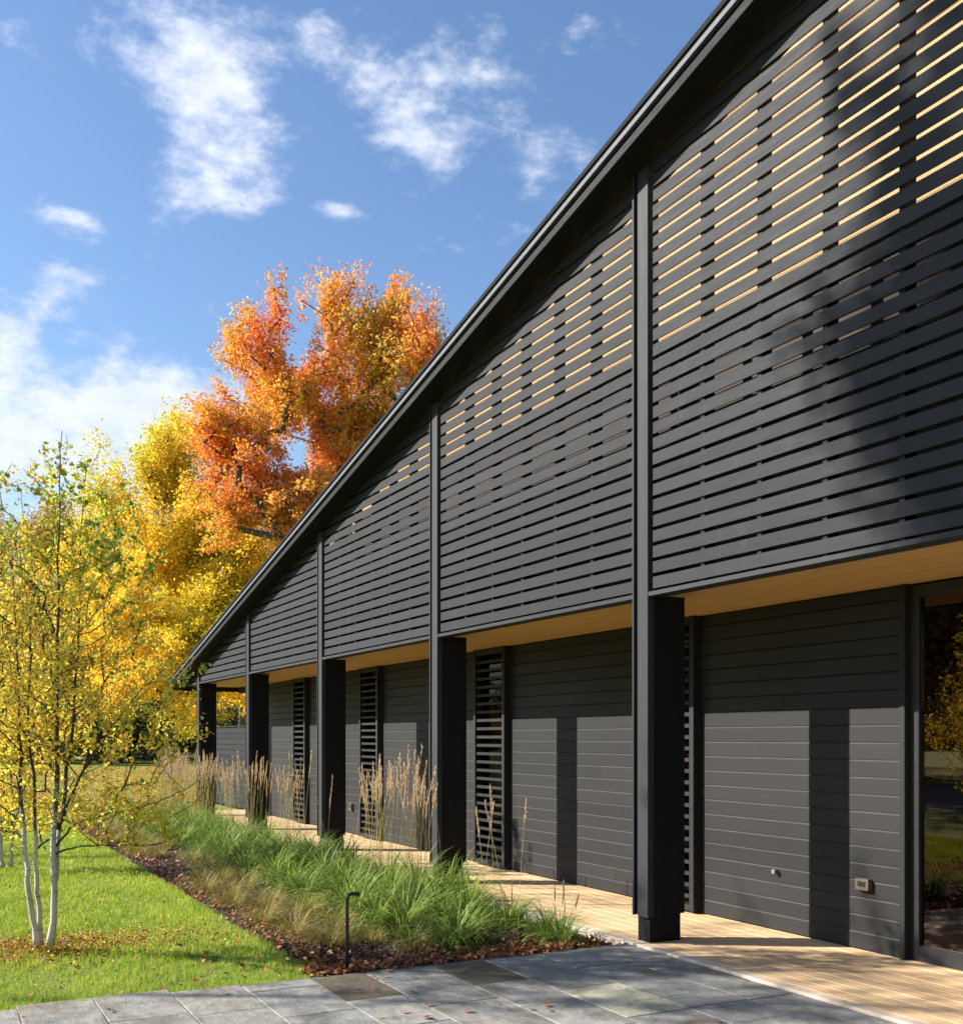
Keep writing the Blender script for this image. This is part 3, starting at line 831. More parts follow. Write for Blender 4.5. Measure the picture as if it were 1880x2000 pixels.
def big_tree(name, base, blobs, label, leafmat, n_cl, n_leaf, leaf, cl_r, trunk_h, trunk_r, seed, barkmat=None, r_tip=.018, group=None, cat='tree', hollow=.45, flatc=.55):
    rs = np.random.RandomState(seed); base = np.array(base, float)
    Tg = blob_pts(blobs, int(n_cl * 1.5), rs, .42)
    Tg = Tg + rs.normal(size=Tg.shape) * cl_r * 1.1
    q = .35 * wave3(Tg, rs, 6.0 * cl_r / .3) + wave3(Tg, rs, 2.7 * cl_r / .3); Tg = Tg[np.argsort(-q)[:n_cl]]
    cen = np.average([b[0] for b in blobs], axis=0); cen2 = base + np.array([(cen - base)[0] * .25, (cen - base)[1] * .25, trunk_h])
    seeds = [base + (cen2 - base) * f + rs.normal(size=3) * .05 * trunk_r * (f > 0) for f in np.linspace(0, 1, 8)]
    nodes, par = grow(seeds, Tg, seg=.9, up_pen=.7, rs=rs)
    (V, Fi, C, Mi), r = skeleton_mesh(nodes, par, r_tip, trunk_r, .47)
    e = empty(name, tuple(base)); tag(e, label, cat, group)
    t = link('trunk', np_mesh('trunk', V - base, Fi, C, barkmat or M['tbark'], smooth=True), e)
    # root flare
    # leaves around every cluster centre, a little along the last branch too
    k = rs.choice(len(Tg), n_leaf); tt = Tg[k]
    out = Tg - (cen - np.array([0, 0, 2.5])); out /= np.linalg.norm(out, axis=1)[:, None]; out[:, 2] += .25; out = out[k]
    g = np.clip(rs.normal(size=(n_leaf, 3)), -1.9, 1.9) * np.array([1, 1, flatc + .1]) * cl_r * (.35 + .75 * rs.rand(n_cl) ** 1.3)[k][:, None]
    P_ = tt + g * .85 + out * (np.clip(rs.normal(size=n_leaf), -1.8, 1.4) * cl_r * 1.05)[:, None]
    Vl, Fl, Cl = leaf_quads(P_, leaf * (.65 + .7 * rs.rand(n_leaf)), rs, .35)
    c = link('crown', np_mesh('crown', Vl - base, Fl, Cl, leafmat), e)
    return e


# ------------------------------------------------------------------ the big autumn trees behind the house
def pb(px, py, rx, ry, Z, depth=None):
    c = W(px, py, Z); k = Z / F_PX
    return (c, (rx * k, (depth or (rx + ry) / 2 * 1.0) * k, ry * k))


def ground_at(px, Z, z=-.06):
    p = W(px, HY, Z); p[2] = z; return p


Z1 = 40.0
big_tree('maple_tree', ground_at(640, Z1), [pb(720, 640, 85, 90, Z1), pb(800, 700, 60, 75, Z1 - 1), pb(660, 600, 40, 55, Z1), pb(765, 580, 35, 35, Z1), pb(520, 665, 100, 62, Z1 - 1), pb(455, 665, 45, 45, Z1), pb(600, 770, 130, 90, Z1), pb(700, 830, 130, 110, Z1 + 1),
                                            pb(470, 850, 75, 55, Z1 - 2), pb(420, 800, 35, 45, Z1 - 2), pb(570, 950, 110, 70, Z1 - 2), pb(470, 930, 60, 50, Z1), pb(850, 690, 35, 55, Z1), pb(690, 980, 120, 90, Z1), pb(560, 1060, 100, 70, Z1), pb(520, 760, 70, 50, Z1), pb(440, 880, 60, 50, Z1 - 1), pb(480, 1010, 90, 60, Z1 - 1)],
         'tall maple with orange and red autumn crown rising above the roof line', M['maple'], 1000, 125000, .125, .31, 6.5, .34, 5, r_tip=.019)
Z2 = 46.0
big_tree('maple_tree', ground_at(332, Z2), [pb(330, 900, 75, 70, Z2), pb(265, 920, 50, 60, Z2), pb(400, 970, 75, 80, Z2), pb(240, 1010, 75, 80, Z2), pb(340, 1060, 120, 100, Z2 - 1), pb(450, 1110, 85, 80, Z2 - 2), pb(300, 1190, 130, 90, Z2 - 2),
                                            pb(430, 1220, 90, 90, Z2 - 3), pb(330, 1320, 120, 75, Z2 - 3), pb(240, 1290, 80, 80, Z2), pb(370, 1390, 50, 40, Z2 - 3), pb(190, 1120, 80, 90, Z2), pb(480, 1050, 70, 60, Z2 - 1), pb(500, 1150, 70, 60, Z2 - 1)],
         'broad golden yellow maple behind the far end of the house', M['maple2'], 1100, 165000, .13, .37, 5.0, .36, 8, r_tip=.014)
Z3 = 58.0
big_tree('maple_tree', ground_at(470, Z3), [pb(440, 1150, 90, 120, Z3), pb(520, 1250, 100, 100, Z3), pb(470, 1330, 100, 70, Z3), pb(560, 1180, 80, 90, Z3), pb(430, 1395, 90, 28, Z3)],
         'yellow tree seen through the open end bay of the porch', M['maple2'], 260, 40000, .15, .45, 5.5, .30, 9, r_tip=.02)
Z4 = 62.0
big_tree('oak_tree', ground_at(215, Z4), [pb(130, 1080, 110, 90, Z4), pb(215, 1130, 90, 100, Z4), pb(60, 1150, 100, 110, Z4), pb(150, 1260, 130, 90, Z4), pb(240, 1330, 90, 70, Z4)],
         'ochre tree standing behind the birch at the left edge', M['olivetree'], 300, 50000, .16, .5, 6, .34, 10, r_tip=.02)
Z5 = 75.0
big_tree('oak_tree', ground_at(-60, Z5), [pb(-40, 1080, 120, 90, Z5), pb(-100, 1200, 120, 120, Z5), pb(20, 1250, 110, 90, Z5), pb(40, 1340, 90, 60, Z5)],
         'tall russet tree at the far left edge behind the birch crown', M['olivetree'], 260, 36000, .18, .6, 7, .36, 12, r_tip=.025)

# trees further back: shared meshes, a few kinds
protos = []
for s, (mt, lab) in enumerate((('olivetree', 'ochre'), ('maple2', 'golden'), ('evergreen', 'dark green'))):
    rs = np.random.RandomState(40 + s)
    bl = [((0, 0, 8.5), (4.2, 4.2, 3.2)), ((1.5, .5, 5.5), (3.6, 3.6, 2.4)), ((-1.8, -.5, 6.0), (3.4, 3.4, 2.5)), ((0, 0, 3.4), (4.0, 4.0, 1.5))]
    e = big_tree('background_tree', (0, 0, 0), bl, 'x', M[mt], 170, 17000, .24, .55, 4.5, .26, 50 + s, r_tip=.03, group='trees far behind the lawn')
    protos.append((e, lab))
spots = [(-30, 88, 0), (60, 95, 2), (110, 84, 1), (170, 100, 0), (230, 92, 2), (285, 86, 0), (345, 98, 2), (395, 90, 1), (440, 96, 0), (500, 90, 2), (-120, 84, 1), (-200, 90, 0), (560, 100, 0), (20, 110, 1), (620, 105, 2), (140, 115, 2), (-60, 118, 2)]
used = set()
for i, (px, Z, k) in enumerate(spots):
    e, lab = protos[k]
    if k in used:
        r = e.copy(); sc.collection.objects.link(r)
        for ch in e.children:
            c = ch.copy(); sc.collection.objects.link(c); c.parent = r
    else: r = e; used.add(k)
    p = ground_at(px, Z, -.3); r.location = p; s = rnd.uniform(.85, 1.25); r.scale = (s, s, s * rnd.uniform(.9, 1.15)); r.rotation_euler = (0, 0, rnd.uniform(0, 6.28))
    r['label'] = lab + ' tree in the row far behind the lawn'; r['group'] = lab + ' trees in the row far behind the lawn'
for i in range(13):     # dark evergreen shrubs closing the view under the maples
    e, lab = protos[2]; r = e.copy(); sc.collection.objects.link(r); r.name = 'evergreen_shrub'
    for ch in e.children:
        c = ch.copy(); sc.collection.objects.link(c); c.parent = r
    r.location = ground_at(-90 + i * 44 + rnd.uniform(-12, 12), rnd.uniform(62, 72), -.9); s = rnd.uniform(.36, .46); r.scale = (s, s, s); r.rotation_euler = (0, 0, rnd.uniform(0, 6.28))
    tag(r, 'dark evergreen shrub in the shade under the maples at the back of the lawn', 'shrub', 'evergreen shrubs under the maples')
# far wood closing the horizon
rs = np.random.RandomState(77); n = 45000
a = rs.uniform(0, 2 * math.pi, n); rad = rs.uniform(150, 200, n)
Pw = np.stack([rad * np.cos(a), rad * np.sin(a), -.3 + rs.rand(n) * (6.5 + 2.5 * np.sin(a * 37) + 2 * np.sin(a * 91))], -1)
V, Fi, C = leaf_quads(Pw, 2.0 * (.5 + rs.rand(n)), rs, .2, aspect=.8)
tag(link('far_woodland', np_mesh('far_woodland', V, Fi, C, M['olivetree'])), 'distant band of brown autumn woodland along the horizon', 'woodland', kind='stuff')

# ------------------------------------------------------------------ trees to the left of the view (their shadows fall on the gable, deck and paving; the glass mirrors them)
def shade_pt(L, y, z, t):      # point whose shadow along the sun falls at distance L, depth y, height z
    return np.array([-L, y, z]) - np.array([.64, 1.0, -.69]) * t


sh_bl = []
for (L, z, t, r) in [(4.9, 3.2, 14.6, .36), (4.9, 2.9, 14.7, .36), (4.6, 3.5, 14.8, .36), (4.5, 3.05, 14.8, .45), (4.2, 3.45, 15, .48), (3.9, 3.8, 15.2, .5), (4.35, 5.45, 15.2, .30), (4.3, 5.0, 15.2, .22), (4.4, 2.75, 14.6, .4), (4.15, 3.3, 15, .55), (3.6, 3.9, 15.4, .75), (4.0, 3.0, 14.6, .5), (3.4, 3.0, 15, .6), (3.5, 4.6, 15.2, .55), (4.45, 5.85, 15.0, .35), (4.2, 5.35, 15.3, .35), (3.9, 6.1, 15, .5), (3.5, 6.2, 15, .6), (2.6, 5.0, 15, 1.0), (2.4, 3.6, 15, 1.0), (1.2, 4.5, 15.6, 1.3), (0, 5.2, 16, 1.5)]:
    sh_bl.append((shade_pt(L, 0, z, t), (r, r, r * .8)))
e = big_tree('shade_tree', (-11.2, -16.8, -.05), sh_bl, 'orange maple standing to the left of the view, shading the gable', M['maple'], 210, 27000, .12, .20, 8.0, .24, 21, r_tip=.014)
# sparse low boughs: dapple on the deck, the wall foot and the paving
rs = np.random.RandomState(5)
lo = []
for (L, y, z, t, rx) in [(5.6, .5, 0, 13, .8), (6.6, .3, 0, 13, .5), (4.6, .2, 0, 13, .9), (5.5, 1.28, .40, 13.5, .36), (5.65, 1.28, .2, 13.5, .3), (6.7, 1.28, .25, 13.2, .3), (6.3, 1.28, .15, 13.2, .25), (5.9, -1.2, 0, 11.5, .8), (4.9, -1.8, 0, 11, .9), (6.3, -1.3, 0, 12, .5), (6.4, -2.9, 0, 10, .5), (6.67, 0, 1.0, 13.5, .25)]:
    lo.append((shade_pt(L, y, z, t), (rx, rx, rx * .45)))
big_tree('shade_tree', (-13.6, -17.5, -.05), lo, 'thin young maple with sparse low boughs left of the view', M['olivetree'], 95, 1900, .11, .17, 4.5, .09, 23, r_tip=.007)
# trees behind, mirrored in the glass
for i, (x, y, k) in enumerate([(-36, -34, 0), (-44, -38, 0), (-31, -43, 0), (-27, -32, 0), (-33, -28, 0), (-24, -37, 0), (-29, -36, 0), (-40, -30, 2), (-50, -50, 0), (-38, -52, 0), (-60, -44, 0)]):
    e, lab = protos[k]; r = e.copy(); sc.collection.objects.link(r)
    for ch in e.children:
        c = ch.copy(); sc.collection.objects.link(c); c.parent = r
    r.location = (x, y, -.3); r.scale = (1.2, 1.2, 1.35); r.rotation_euler = (0, 0, i * 1.3)
    r['label'] = lab + ' tree across the lawn, mirrored in the glass door'; r['group'] = lab + ' trees mirrored in the glass door'


# ------------------------------------------------------------------ birches
def birch(base, stems, label, seed, crown_blobs, n_twig, n_leaf, leaf, green_blobs=(), n_green=0, low=()):
    rs = np.random.RandomState(seed); base = np.array(base, float); base[2] = -.06
    e = empty('birch_tree', tuple(base)); tag(e, label, 'tree')
    allT = blob_pts(crown_blobs, n_twig, rs, .5)
    paths = [[np.array(p, float) for p in s] for s in stems]
    # smooth the stems
    dense = []
    for s in paths:
        s = np.array(s); t = np.linspace(0, len(s) - 1, 26); i = np.minimum(t.astype(int), len(s) - 2); f = (t - i)[:, None]
        p0 = s[np.maximum(i - 1, 0)]; p1 = s[i]; p2 = s[i + 1]; p3 = s[np.minimum(i + 2, len(s) - 1)]
        q = .5 * ((2 * p1) + (-p0 + p2) * f + (2 * p0 - 5 * p1 + 4 * p2 - p3) * f ** 2 + (-p0 + 3 * p1 - 3 * p2 + p3) * f ** 3)
        q[1:-1] += rs.normal(size=(len(q) - 2, 3)) * .006
        dense.append(q)
    for qi, (q, r0) in enumerate(zip(dense, [.021, .018, .024, .016, .013, .008, .007][:len(dense)])):
        k = len(q); h = (q[:, 2] - q[0, 2]) / max(.1, (q[-1, 2] - q[0, 2])); rad = r0 * (1.10 - h) ** 1.35 * .92 + .0018
        rad[0] *= 1.35; rad[1] *= 1.12
        b = MB(); b.tube([tuple(p - base) for p in q], [float(v) for v in rad], 9)
        b.build('stem' if qi < 4 else 'low_branch', M['bbark'] if qi < 4 else M['twig'], e, smooth=True)
    # branches: attach twigs to stems / each other with upward bias
    S = np.concatenate([q[7:] for q in dense]); nS = len(S)
    arr = np.zeros((n_twig * 9 + nS + 50, 3)); arr[:nS] = S; par = [-1] * nS; n = nS
    c0 = base + np.array([0, 0, 1.2]); order = np.argsort(np.linalg.norm((allT - c0) * np.array([1, 1, .35]), axis=1))
    for i in order:
        t = allT[i]; d = t - arr[:n]; dl = np.linalg.norm(d, axis=1); cosu = d[:, 2] / (dl + 1e-6)
        cost = dl * (1 + 1.3 * np.maximum(0, .55 - cosu)); j = int(np.argmin(cost)); a = arr[j]; L_ = dl[j]
        k = max(1, min(8, int(L_ / .12))); prev = j; hb = np.array([d[j][0], d[j][1], 0]) * .10
        for q_ in range(1, k + 1):
            f = q_ / k; arr[n] = a + (t - a) * f + hb * math.sin(f * math.pi) + rs.normal(size=3) * .006; par.append(prev); prev = n; n += 1
    nodes = arr[:n]; par = np.array(par); cnt = np.zeros(n); has = np.zeros(n, bool); has[par[par >= 0]] = True; cnt[~has] = 1
    for i in range(n - 1, nS - 1, -1): cnt[par[i]] += cnt[i]
    r = np.minimum(.0021 * cnt ** .42, .011); idx = np.arange(nS, n); p = par[idx]
    V, Fi, C = sticks(nodes[p], nodes[idx], np.where(p >= nS, np.minimum(r[p], r[idx] * 1.3), r[idx] * 1.1), r[idx], 4)
    link('branches', np_mesh('branches', V - base, Fi, C, M['twig'], smooth=True), e)['kind'] = 'stuff'
    # leaves hang along twigs
    w = np.where(cnt[idx] <= 6, 1.0, .12); w /= w.sum(); k = rs.choice(idx, n_leaf, p=w); f = rs.rand(n_leaf)[:, None]
    Pl = nodes[par[k]] * (1 - f) + nodes[k] * f + rs.normal(size=(n_leaf, 3)) * .022
    hg = (Pl[:, 2] - base[2]); green = rs.rand(n_leaf) < np.clip((hg - 2.7) * .30, .03, .5)
    a = leaf_quads(Pl[~green], leaf * (.6 + .8 * rs.rand((~green).sum())), rs, .1, n6=True, aspect=.72)
    b_ = leaf_quads(Pl[green], leaf * 1.4 * (.6 + .7 * rs.rand(green.sum())), rs, .1, n6=True, aspect=.72)
    parts = [a + (0,), b_ + (1,)]
    if n_green:
        G_ = blob_pts(green_blobs, n_green, rs, .6); kk = np.array([idx[np.argmin(((nodes[idx] - g) ** 2).sum(1))] for g in G_])
        Pg = nodes[kk] + rs.normal(size=(n_green, 3)) * .03
        parts.append(leaf_quads(Pg, leaf * 1.9 * (.7 + .6 * rs.rand(n_green)), rs, .1, n6=True, aspect=.7) + (1,))
    V, Fi, C, Mi = join_np(parts)
    link('crown', np_mesh('crown', V - base, Fi, C, [M['birchleaf'], M['birchgreen']], mat_idx=Mi), e)
    return e


ZB = 8.05
def wb(px, py, dz=0): return W(px, py, ZB + dz)
B = ZB + .02
stems = [[wb(72, 1846), wb(60, 1770, .0), wb(52, 1690), wb(42, 1560, .05), wb(36, 1400, .1), wb(30, 1200, .2), wb(22, 1040, .25)],
         [wb(78, 1846, .05), wb(76, 1760, .05), wb(70, 1680, .05), wb(66, 1560), wb(56, 1420, -.1), wb(62, 1250, -.15), wb(60, 1060, -.2)],
         [wb(98, 1846, -.03), wb(108, 1750, -.05), wb(103, 1640, -.1), wb(112, 1480, -.1), wb(113, 1300, -.1), wb(113, 1100, -.1), wb(116, 930, -.1), wb(121, 842, -.1)],
         [wb(107, 1720, -.05), wb(120, 1600, .0), wb(135, 1480, .05), wb(150, 1330, .1), wb(155, 1180, .1), wb(158, 1020, .1), wb(172, 900, .1)],
         [wb(113, 1620, -.05), wb(150, 1530, -.15), wb(205, 1440, -.25), wb(275, 1350, -.3), wb(345, 1290, -.3)],
         [wb(106, 1655, -.06), wb(150, 1610, -.12), wb(215, 1590, -.2), wb(290, 1572, -.3), wb(350, 1548, -.35), wb(405, 1512, -.4)],
         [wb(104, 1668, -.06), wb(150, 1655, -.14), wb(220, 1652, -.25), wb(300, 1650, -.35), wb(365, 1625, -.4)]]


def bb(px, py, rx, ry, dz=0, dr=.8): return (wb(px, py, dz), (rx * ZB / F_PX, dr, ry * ZB / F_PX))


blobs = [bb(110, 1000, 75, 110), bb(120, 900, 28, 70, 0, .2), bb(60, 1120, 110, 110), bb(180, 1080, 70, 130, 0, .6), bb(100, 1280, 190, 130), bb(60, 1420, 200, 120, .2, .9), bb(220, 1380, 130, 120, -.2), bb(230, 1200, 90, 90, 0, .5),
         bb(330, 1300, 60, 40, -.3, .3), bb(290, 1460, 80, 45, -.3, .35), bb(330, 1590, 60, 20, -.4, .2), bb(200, 1560, 90, 60, -.2, .6), bb(20, 1560, 90, 70, .2, .7), bb(-60, 1350, 120, 200), bb(380, 1300, 35, 20, -.3, .12), bb(260, 1590, 90, 35, -.3, .4), bb(385, 1545, 45, 22, -.38, .12), bb(330, 1615, 60, 25, -.35, .15), bb(250, 1640, 60, 25, -.3, .2), bb(30, 1620, 70, 40, .1, .5)]
birch(ground_at(92, ZB), stems, 'multi-stemmed young birch with white trunks and thin yellow leaves on the lawn', 31, blobs, 1500, 20000, .0265,
      green_blobs=[bb(120, 930, 45, 90, 0, .2), bb(400, 1310, 35, 25, -.3, .12), bb(360, 1330, 40, 30, -.3, .15), bb(190, 940, 30, 50, 0, .2), bb(220, 1090, 110, 90, 0, .5), bb(110, 1540, 30, 20, -.3, .2)], n_green=300)
ZB2 = 13.2
def wc(px, py, dz=0): return W(px, py, ZB2 + dz)
stems2 = [[wc(5, 1693), wc(2, 1600), wc(8, 1450), wc(5, 1250), wc(10, 1060)], [wc(20, 1693), wc(26, 1600), wc(22, 1450), wc(40, 1300), wc(45, 1130)], [wc(-8, 1693), wc(-16, 1600), wc(-30, 1400), wc(-40, 1200)]]
k2 = ZB2 / F_PX
birch(ground_at(8, ZB2), stems2, 'second birch clump at the left edge, farther back on the lawn', 33,
      [(wc(0, 1100), (60 * k2, .7, 100 * k2)), (wc(10, 1250), (100 * k2, 1.1, 120 * k2)), (wc(0, 1420), (110 * k2, 1.1, 110 * k2)), (wc(-60, 1300), (90 * k2, 1, 180 * k2)), (wc(0, 1560), (80 * k2, .8, 50 * k2))], 700, 14000, .036)

# ------------------------------------------------------------------ lawn blades (near), bark chips, leaf litter
rs = np.random.RandomState(3)
n = 230000
L_ = 6.9 * np.exp(rs.rand(n) * math.log(24 / 6.9)); dd = rs.uniform(-2.2, 2.40, n) + rs.normal(size=n) * .015
frin = rs.rand(n) < .02; L_[frin] = 6.9 + np.abs(rs.normal(size=frin.sum())) * .02 - .02
base = np.stack([-L_, dd - D0, np.full(n, -.06)], -1)
hv = 1 + .16 * wave3(base * np.array([1, 1, 0]), rs, .9, 7) / 2 + .2 * wave3(base * np.array([1, 1, 0]), rs, .22, 7) / 2
V, Fi, C = blades(base, rs.uniform(0, 6.28, n), rs.uniform(.028, .06, n) * np.clip(hv, .45, 1.6), rs.uniform(.05, .6, n), rs.uniform(.004, .0075, n) * (L_ / 8), 1)
tag(link('lawn_grass', np_mesh('lawn_grass', V, Fi, C, M['blade'])), 'bright green mown lawn grass between the birch and the bed', 'grass', kind='stuff')

n = 26000
L_ = 6.88 + 15.5 * rs.rand(n) ** 1.7; dd = 2.40 + np.where(rs.rand(n) < .5, rs.rand(n) * .7, rs.rand(n) * 2.4)
P_ = np.stack([-L_, dd - D0, -.05 + rs.rand(n) * .022], -1)
V, Fi, C = leaf_quads(P_, rs.uniform(.015, .05, n), rs, 1.2, aspect=.35, fold=.1)
tag(link('bark_mulch', np_mesh('bark_mulch', V, Fi, C, M['mulch'])), 'dark bark mulch covering the planting bed', 'mulch', kind='stuff')
# litter in the bed, thick along the paving and along the lawn edge
n1, n2, n3 = 1150, 800, 600
La = np.concatenate([6.86 + np.abs(rs.normal(size=n1)) * .22, 6.9 + 14 * rs.rand(n2) ** 1.6, 7 + 12 * rs.rand(n3)])
da = np.concatenate([2.3 + 2.45 * rs.rand(n1), 2.42 + np.abs(rs.normal(size=n2)) * .18, 2.4 + 2.3 * rs.rand(n3)])
P_ = np.stack([-La, da - D0, -.030 + rs.rand(n1 + n2 + n3) * .03], -1)
V, Fi, C = leaf_quads(P_, rs.uniform(.025, .06, len(La)), rs, 1.0, n6=True, aspect=.8, fold=.5)
tag(link('leaf_litter', np_mesh('leaf_litter', V, Fi, C, M['litter'])), 'orange and brown leaf litter along the paving edge of the bed', 'leaf litter', kind='stuff')
n = 5600   # small leaves on the lawn under the birch and across it
La = np.concatenate([8.85 + rs.normal(size=3800) * .30, 6.95 + 11 * rs.rand(n - 3800)]); da = np.concatenate([.55 + rs.normal(size=3800) * .75, -1.5 + 3.9 * rs.rand(n - 3800)])
ok = (La > 6.95) & (da < 2.38); La, da = La[ok], da[ok]
P_ = np.stack([-La, da - D0, -.028 + rs.rand(len(La)) * .02], -1)
V, Fi, C = leaf_quads(P_, rs.uniform(.014, .032, len(La)), rs, 1.0, n6=True, aspect=.75, fold=.4)
tag(link('birch_leaf_litter', np_mesh('birch_leaf_litter', V, Fi, C, [M['litter'], M['litter_yellow']], mat_idx=(np.repeat(rs.rand(len(La)) < .55, 2)).astype(int))), 'small yellow and orange leaves strewn over the lawn under the birch', 'leaf litter', kind='stuff')
n = 16000   # far orange litter under the maples
th = rs.uniform(0, 1, n); Zd = 19 + 40 * rs.rand(n); px_ = rs.uniform(-60, 420, n)
P_ = np.stack([W(a, HY, z_) for a, z_ in zip(px_, Zd)]); P_[:, 2] = -.04
V, Fi, C = leaf_quads(P_, rs.uniform(.05, .11, n), rs, 2.0, n6=True, aspect=.9, fold=.2)
tag(link('maple_leaf_litter', np_mesh('maple_leaf_litter', V, Fi, C, M['litter_yellow'])), 'carpet of fallen golden leaves on the far lawn under the maples', 'leaf litter', kind='stuff')


# single fallen leaves
def maple_leaf(seed, mat, yellow=False):
    r_ = random.Random(seed); pts = []
    lob = [(0, 1.0), (22, .45), (48, .92), (75, .40), (105, .72), (140, .33), (180, .22)]
    full = [(a, q) for a, q in lob] + [(360 - a, q) for a, q in lob[-2:0:-1]]
    for a, q in full:
        q *= r_.uniform(.85, 1.12); x, y = math.sin(R(a)) * q, math.cos(R(a)) * q
        pts.append((x, y, .22 * (x * x) + .16 * y * y * r_.uniform(.2, 1.3) + r_.uniform(-.05, .1)))
    V = [(0, 0, .02)] + pts; n = len(pts); F = [[0, i + 1, (i + 1) % n + 1] for i in range(n)]
    V += [(.015, -.2, .05), (-.015, -.2, .05), (0, -.85, .12)]; F.append([n + 1, n + 2, n + 3])
    me = bpy.data.meshes.new('fallen_leaf'); me.from_pydata(V, [], F); me.materials.append(mat); return me


def solid_leaf(name, cols):
    b = NB(name); v = b.ramp(b.objrand(), [(i / (len(cols) - 1), c) for i, c in enumerate(cols)]); n = b.noise(2.5, 4, .6)
    b.set(Base_Color=b.mix(b.ramp(n, [(.4, (0, 0, 0)), (.65, (.6, .6, .6))]), v, (.10, .04, .02)), Roughness=.6); return b.mat


LM = solid_leaf('curled_leaf', [(.45, .10, .02), (.55, .20, .04), (.30, .05, .02), (.45, .28, .16), (.60, .16, .02), (.22, .08, .04)])
lms = [maple_leaf(i, LM) for i in range(6)]
pav_px = [(830, 1990, .075), (912, 1977, .05), (1066, 1966, .05), (1073, 1975, .04), (1038, 1973, .035), (787, 1978, .04), (833, 1966, .025), (805, 1940, .045), (698, 1932, .035), (730, 1932, .035), (757, 1898, .05), (752, 1908, .035), (807, 1911, .03),
          (840, 1965, .03), (971, 1961, .03), (938, 1957, .035), (990, 1972, .025), (966, 1990, .02), (742, 1989, .03), (569, 1945, .04), (218, 1976, .05), (436, 1941, .04), (40, 1984, .03), (1272, 1991, .03), (1396, 1996, .05), (1374, 1890, .04),
          (730, 1911, .04), (775, 1895, .04), (1648, 1960, .03), (1290, 1872, .035), (360, 1944, .035), (320, 1932, .04)]
for i, (px, py, s) in enumerate(pav_px):
    Zg = F_PX * (1.6 + .008) / (py - HY); p = W(px, py, Zg); o = link('fallen_leaf', lms[i % 6])
    o.location = (p[0], p[1], -.003 + s * .06); o.scale = (s * .85,) * 3; o.rotation_euler = (rnd.uniform(-.3, .3), rnd.uniform(-.3, .3), rnd.uniform(0, 6.28))
    lab = 'largest curled orange leaf on the bluestone, at the bottom edge' if i == 0 else 'small curled dry leaf lying on the bluestone paving'
    tag(o, lab, 'leaf', 'dry leaves on the paving')
law = [(200, 1890), (310, 1915), (100, 1885), (400, 1960 - 90), (395, 1885), (500, 1880), (410, 1905), (470, 1895), (520, 1905), (150, 1900), (20, 1870), (190, 1925), (350, 1855), (290, 1700), (170, 1705), (440, 1912), (545, 1912), (250, 1820), (120, 1940), (60, 1955), (350, 1935), (480, 1921), (215, 1940), (385, 1925), (555, 1900)]
for i, (px, py) in enumerate(law):
    Zg = F_PX * (1.6 + .03) / (py - HY); p = W(px, py, Zg); o = link('fallen_leaf', lms[(i + 2) % 6]); s = rnd.uniform(.03, .055)
    if p[0] > -6.95: p[0] = -6.97
    o.location = (p[0], p[1], .004); o.scale = (s * .95,) * 3; o.rotation_euler = (rnd.uniform(-.6, .6), rnd.uniform(-.6, .6), rnd.uniform(0, 6.28))
    tag(o, 'curled red-brown maple leaf lying in the mown grass', 'leaf', 'maple leaves on the lawn')


# ------------------------------------------------------------------ ornamental grasses in the bed
def clump_mesh(seed, n, h, spread, mat, width=.0065, droop=1.7, seg=5, name='grass_blades'):
    rs = np.random.RandomState(seed); a = rs.uniform(0, 6.28, n); r = .07 * np.sqrt(rs.rand(n))
    base = np.stack([np.cos(a) * r, np.sin(a) * r, np.full(n, -.03)], -1); az = a + rs.normal(size=n) * .5
    ln = h * rs.uniform(.55, 1.25, n); lean = np.abs(rs.normal(size=n)) * spread
    V, Fi, C = blades(base, az, ln, lean, width * rs.uniform(.6, 1.3, n), seg, droop=rs.uniform(.4, 1.25, n) * droop)
    V[:, 0] += .05 * V[:, 2]        # a light breeze all one way
    return np_mesh(name, V, Fi, C, mat)


gm = [clump_mesh(100 + i, 260, .60, .50, M['grass'], .0115, 2.3) for i in range(5)]
sm = [clump_mesh(200 + i, 340, .34, .6, M['sedge'], .0045, 2.5) for i in range(4)]


def reed_mesh(seed, n, h, name='reed'):
    rs = np.random.RandomState(seed); parts = []
    for i in range(n):
        b0 = np.array([rs.normal() * .07, rs.normal() * .07, -.03]); az = rs.uniform(0, 6.28); ln = rs.uniform(.02, .20); H_ = h * rs.uniform(.78, 1.08)
        k = 6; P_ = np.array([b0 + np.array([math.cos(az), math.sin(az), 0]) * H_ * ln * (q / k) ** 1.6 + np.array([0, 0, H_ * q / k]) for q in range(k + 1)])
        parts.append(sticks(P_[:-1], P_[1:], np.full(k, .0022), np.full(k, .0018), 3) + (0,))
        # plume: tight spike of short bristles on the top 24 %
        m = 90; f = rs.uniform(.80, 1.03, m); q = np.minimum(f, .999) * k; j = q.astype(int); c = P_[j] + (P_[np.minimum(j + 1, k)] - P_[j]) * (q - j)[:, None]
        c[:, 2] += np.maximum(0, f - .999) * H_
        wv = .5 + .5 * np.sin((f - .80) / .23 * math.pi)
        V, Fi, C = blades(c, rs.uniform(0, 6.28, m), .045 * rs.uniform(.6, 1.2, m), .10 + .36 * rs.rand(m) * wv, np.full(m, .0095), 1)
        parts.append((V, Fi, C, 1))
    V, Fi, C, Mi = join_np(parts)
    return np_mesh(name, V, Fi, C, [M['reedstem'], M['reed']], mat_idx=Mi)


rm = [reed_mesh(300 + i, 15, 1.46) for i in range(4)]


def put(name, me, L, d, s, label, cat, group, sz=1.0, part=None, extra=None, z=-.06):
    e = empty(name, (-L, d - D0, z), rnd.uniform(0, 6.28)); e.scale = (s, s, s * sz)
    tag(e, label, cat, group); link('blades', me, e)
    if extra is not None: link('plumes', extra, e)
    return e


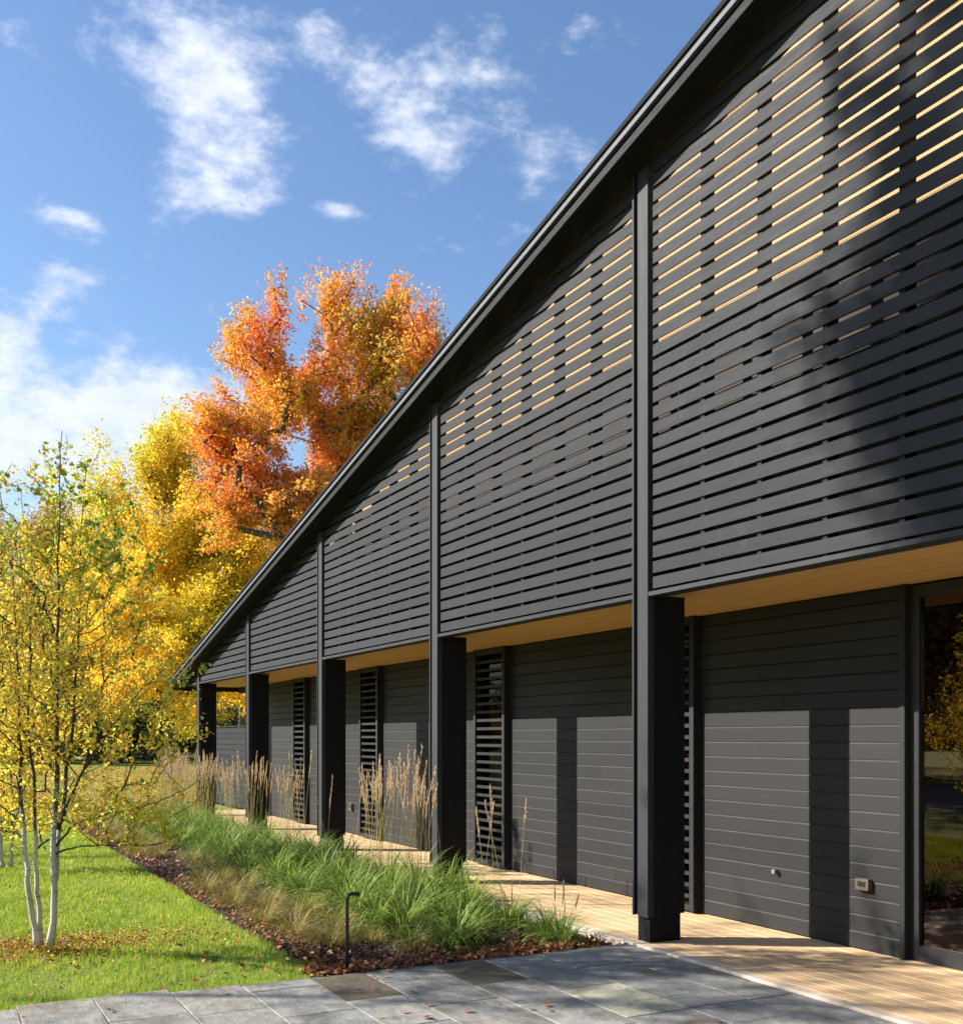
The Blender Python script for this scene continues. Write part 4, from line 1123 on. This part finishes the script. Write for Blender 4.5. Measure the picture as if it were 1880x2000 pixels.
# green clumps in two staggered rows beside the deck
def zone(l):
    for lim, t in ((7.6, 'near the paving'), (9.0, 'beside the first bay'), (10.5, 'just before the second column'), (12.4, 'just past the second column'), (14.3, 'just before the third column'),
                   (18.1, 'past the third column'), (99, 'past the fourth column')):
        if l < lim: return t


i = 0
L = 7.05
while L < 22.3:
    for (dr, pr) in ((4.42, 1), (3.95, .97), (3.50, .72)):
        if rnd.random() > pr or (dr < 3.7 and L < 7.6): continue
        l = L + rnd.uniform(-.16, .16) + (.22 if dr < 4.2 else 0); d = dr + rnd.uniform(-.12, .12) - (.2 if L < 7.3 and dr < 4.2 else 0)
        if L < 7.3 and dr > 4.2: d = 4.45; l = 7.12
        near = l < 9
        s = rnd.uniform(.80, 1.05) * (1.0 if l > 8 else .85)
        first = (L < 7.1 and dr > 4.2)
        put('grass_clump', gm[i % 5], l, d, s, 'small green arching grass clump at the very tip of the bed beside the nearest plinth' if first else ('green arching grass clump against the deck, ' if dr > 4.2 else 'green arching grass clump mid bed, ') + zone(l), 'grass clump',
            None if first else ('grass clumps along the deck edge, ' if dr > 4.2 else 'grass clumps in the middle of the bed, ') + zone(l), sz=rnd.uniform(.85, 1.1)); i += 1
    L += .43
# olive sedges in front
L = 7.2
while L < 21:
    for dr in (2.72, 3.12):
        if rnd.random() < .30: continue
        lz = L + rnd.uniform(-.15, .15)
        put('sedge_clump', sm[i % 4], lz, dr + rnd.uniform(-.13, .13) + (.25 if L < 7.6 else 0), rnd.uniform(.75, 1.15), 'low olive sedge tuft on the lawn side of the bed, ' + zone(lz), 'sedge clump', 'sedge tufts on the lawn side of the bed, ' + zone(lz)); i += 1
    L += .36
# reeds with plumes
Lr = [9.35, 9.7, 10.1, 10.6, 11.1, 13.1, 13.6, 14.2, 15.5, 16.1, 17.4, 18.0, 18.3, 18.6, 19.0, 19.3, 19.6, 19.9, 20.2, 20.5, 20.8, 21.1, 21.4, 21.7, 22.0, 22.3]
for k, l in enumerate(Lr):
    e = put('reed_grass', rm[k % 4], l, 4.30 + rnd.uniform(-.25, .15), rnd.uniform(.80, .99), 'feather reed grass with dry tan plumes ' + zone(l), 'reed grass', 'feather reed grasses ' + zone(l))
put('reed_grass', reed_mesh(350, 3, 1.22), 7.62, 4.25, .95, 'few thin reed stalks rising left of the nearest column', 'reed grass', None)
put('reed_grass', reed_mesh(351, 2, 1.15), 8.35, 4.35, .95, 'two thin reed stalks right of the second column', 'reed grass', None)
put('reed_grass', reed_mesh(354, 3, 1.2), 12.3, 4.35, .95, 'sparse reed stalks in front of the third column', 'reed grass', None)
put('reed_grass', reed_mesh(353, 4, .62), 7.05, 4.45, .8, 'short upright reed stalks in the last clump by the paving', 'reed grass', None)
